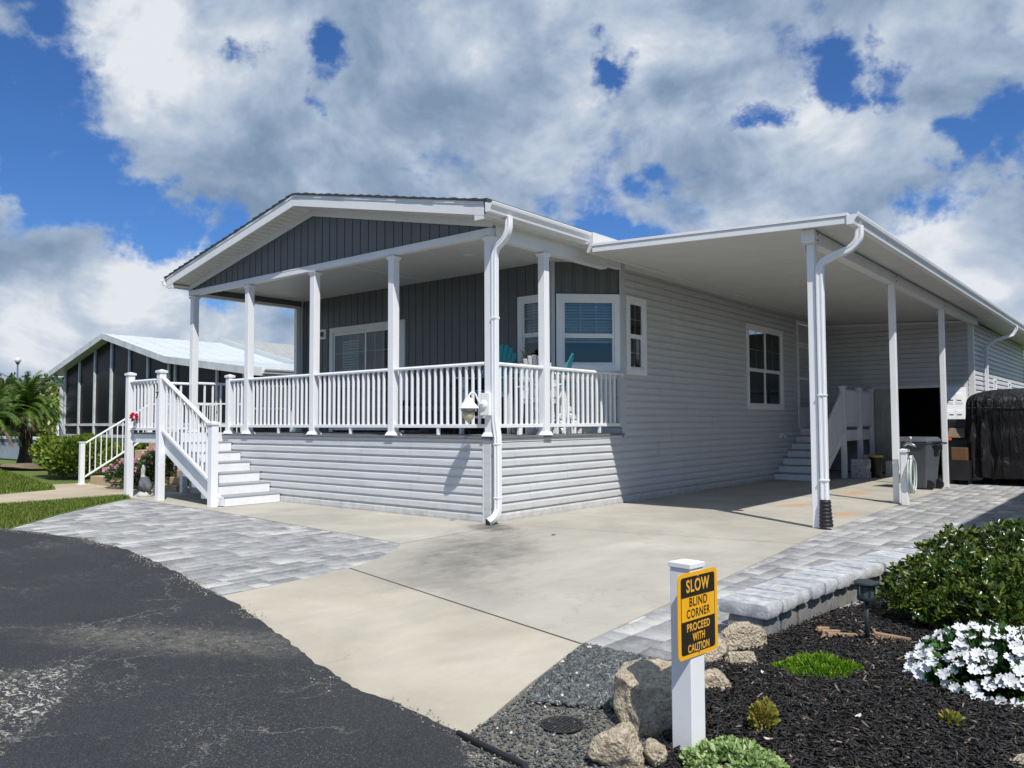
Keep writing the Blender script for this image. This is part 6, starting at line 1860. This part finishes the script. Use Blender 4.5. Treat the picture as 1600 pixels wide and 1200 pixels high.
# bright green mat plant with purple flowers
gm = thing('groundcover_plant', (5.68, -3.78, 0), 'bright green mat of groundcover dotted with purple flowers', 'plant')
g = np.random.default_rng(14); n = 9000
r_ = np.sqrt(g.random(n)); a = g.uniform(0, 6.28, n); u, v = r_*np.cos(a), r_*np.sin(a)
ang = R(38)
hx = .225*(1+.12*np.sin(3*a)+.10*np.sin(5*a+1)); hy = .15*(1+.12*np.cos(4*a))
lx, ly = u*hx, v*hy
C = np.c_[5.69+lx*math.cos(ang)-ly*math.sin(ang), -3.79+lx*math.sin(ang)+ly*math.cos(ang), .012+.105*(1-r_**2)*g.random(n)*(.7+.3*np.sin(u*9+1)*np.cos(v*8))]
Nn = np.c_[u*.6+g.normal(0, .35, n), v*.6+g.normal(0, .35, n), np.full(n, 1.)]
leaves('foliage', MATG, gm, C, Nn, .030, .35, rng=g)
sel = g.choice(n, 90); rounded_leaves('blossom', PURP, gm, C[sel]+[0, 0, .02], g.normal(0, 1, (90, 3))+[0, 0, .6], .013, 1.0, rng=g)

mound('small_shrub', (5.785, -4.80, .01), .065, .065, .145, 420, YGM, .030, 'small yellow-green shrub with pink tips right of the sign post', 'shrub', rounded=True, seed=15, lumps=5)[0]
mound('seedling', (6.42, -4.20, .01), .05, .05, .07, 110, YGM, .025, 'tiny yellow-green seedling in the mulch below the white flowers', 'seedling', rounded=True, seed=16, lumps=3)
vp = thing('variegated_plant', (5.85, -5.32, 0), 'pale variegated leafy plant at the foot of the sign post', 'plant')
g = np.random.default_rng(18); C = []; Nn = []
for k in range(230):
    a = g.uniform(0, 6.28); rr_ = math.sqrt(g.random()); c = np.array([5.86+.17*rr_*math.cos(a)*1.15, -5.27+.17*rr_*math.sin(a), .025+.075*(1-rr_**2)+g.uniform(0, .02)])
    for j in range(9):
        b_ = g.uniform(0, 6.28); C.append(c); Nn.append((math.cos(b_), math.sin(b_), g.uniform(.2, 1.2)))
rounded_leaves('foliage', LIMEM, vp, C, Nn, .036, .42, rng=g)
# twigs and leaves on the mulch
for k, (x, y, lb) in enumerate([(5.86, -4.93, 'pale curled dry leaf on the mulch left of the small shrub'), (6.08, -4.42, 'pale dry leaf on the mulch right of the small shrub'), (5.50, -4.08, 'small white pebble-like leaf below the green mat')]):
    mb = MB(); mb.T = Matrix.Translation((x, y, .045)) @ Matrix.Rotation(k*1.3, 4, 'Z')
    mb.add([(-.022, 0, .004), (-.008, .012, 0), (.010, .011, .003), (.024, 0, .010), (.010, -.011, .002), (-.008, -.011, .001), (0, 0, -.003)], [(0, 6, 1), (1, 6, 2), (2, 6, 3), (3, 6, 4), (4, 6, 5), (5, 6, 0)])
    tag(mb.build('dry_leaf', CLAY, None), lb, 'leaf', 'dry leaves on the mulch')

# ------------------------------------------------------------------ warning sign on white post
sp_ = thing('sign_post', (5.62, -5.20, 0), 'white square post carrying a yellow and black blind corner warning sign', 'sign')
T0 = Matrix.Translation((5.625, -5.195, 0)) @ Matrix.Rotation(R(-7), 4, 'Z')
mb = MB(); mb.T = T0; mb.box(-.05, .05, -.05, .05, 0, .79); mb.build('post', WHITE, sp_, bevel=.004)
mb = MB(); mb.T = T0; mb.box(-.056, .056, -.056, .056, .785, .805); mb.add([(-.056, -.056, .805), (.056, -.056, .805), (.056, .056, .805), (-.056, .056, .805), (-.012, -.012, .815), (.012, -.012, .815), (.012, .012, .815), (-.012, .012, .815)], [(0, 1, 5, 4), (1, 2, 6, 5), (2, 3, 7, 6), (3, 0, 4, 7), (4, 5, 6, 7)]); mb.build('cap', WHITE, sp_, bevel=.002)
TS = T0 @ Matrix.Translation((.054, .0, .600)) @ Matrix.Rotation(R(90), 4, 'Z') @ Matrix.Rotation(R(90), 4, 'X')   # local x = along the plate, y = up, z = outward


def rrect(w_, h_, r_, n=6):
    pts = []
    for cx_, cy_, a0 in ((w_/2-r_, h_/2-r_, 0), (-w_/2+r_, h_/2-r_, 90), (-w_/2+r_, -h_/2+r_, 180), (w_/2-r_, -h_/2+r_, 270)):
        for i in range(n+1): a = R(a0+90*i/n); pts.append((cx_+r_*math.cos(a), cy_+r_*math.sin(a)))
    return pts


SW, SH = .292, .348
mb = MB(); mb.T = TS; mb.prism(rrect(SW, SH, .024), 2, -.0012, .0012); pl_ = mb.build('sign_plate', YEL, sp_)
mb = MB(); mb.T = TS; mb.prism(rrect(SW-.042, SH-.034, .014), 2, .0013, .0017); mb.build('black_panel', SBLK, pl_)
mb = MB(); mb.T = TS; mb.box(-(SW-.050)/2, (SW-.050)/2, -.022, .074, .0018, .0021); mb.build('yellow_panel', YEL, pl_)
for body, yc, w_, h_, m_, zo in (('SLOW', .119, .170, .053, LETY, .0019), ('BLIND', .0525, .132, .037, SBLK, .0024), ('CORNER', .006, .172, .037, SBLK, .0024), ('PROCEED', -.050, .168, .033, LETY, .0019), ('WITH', -.093, .090, .033, LETY, .0019), ('CAUTION', -.136, .156, .033, LETY, .0019)):
    text_fit(body, w_, h_, m_, TS @ Matrix.Translation((0, yc, zo)), pl_)
mb = MB()
for yy in (.153, -.155):
    mb.T = TS @ Matrix.Translation((0, yy, .002)); mb.lathe(0, 0, [(.006, 0), (.006, .002), (.003, .0035)], 12)
mb.build('screw', CHROME, pl_)
# fallen leaves on the concrete
for k, (x, y, lb) in enumerate([(-.62, -.12, 'dark scrap at the foot of the front skirting'), (1.38, -.40, 'dark leaf on the concrete right of the downspout')]):
    mb = MB(); mb.T = Matrix.Translation((x, y, .016)) @ Matrix.Rotation(k+.4, 4, 'Z'); mb.add([(-.05, 0, 0), (0, .022, .006), (.05, .004, .003), (.0, -.02, .004)], [(0, 1, 2, 3)]); tag(mb.build('fallen_leaf', SOIL, None), lb, 'leaf', 'leaves on the concrete')
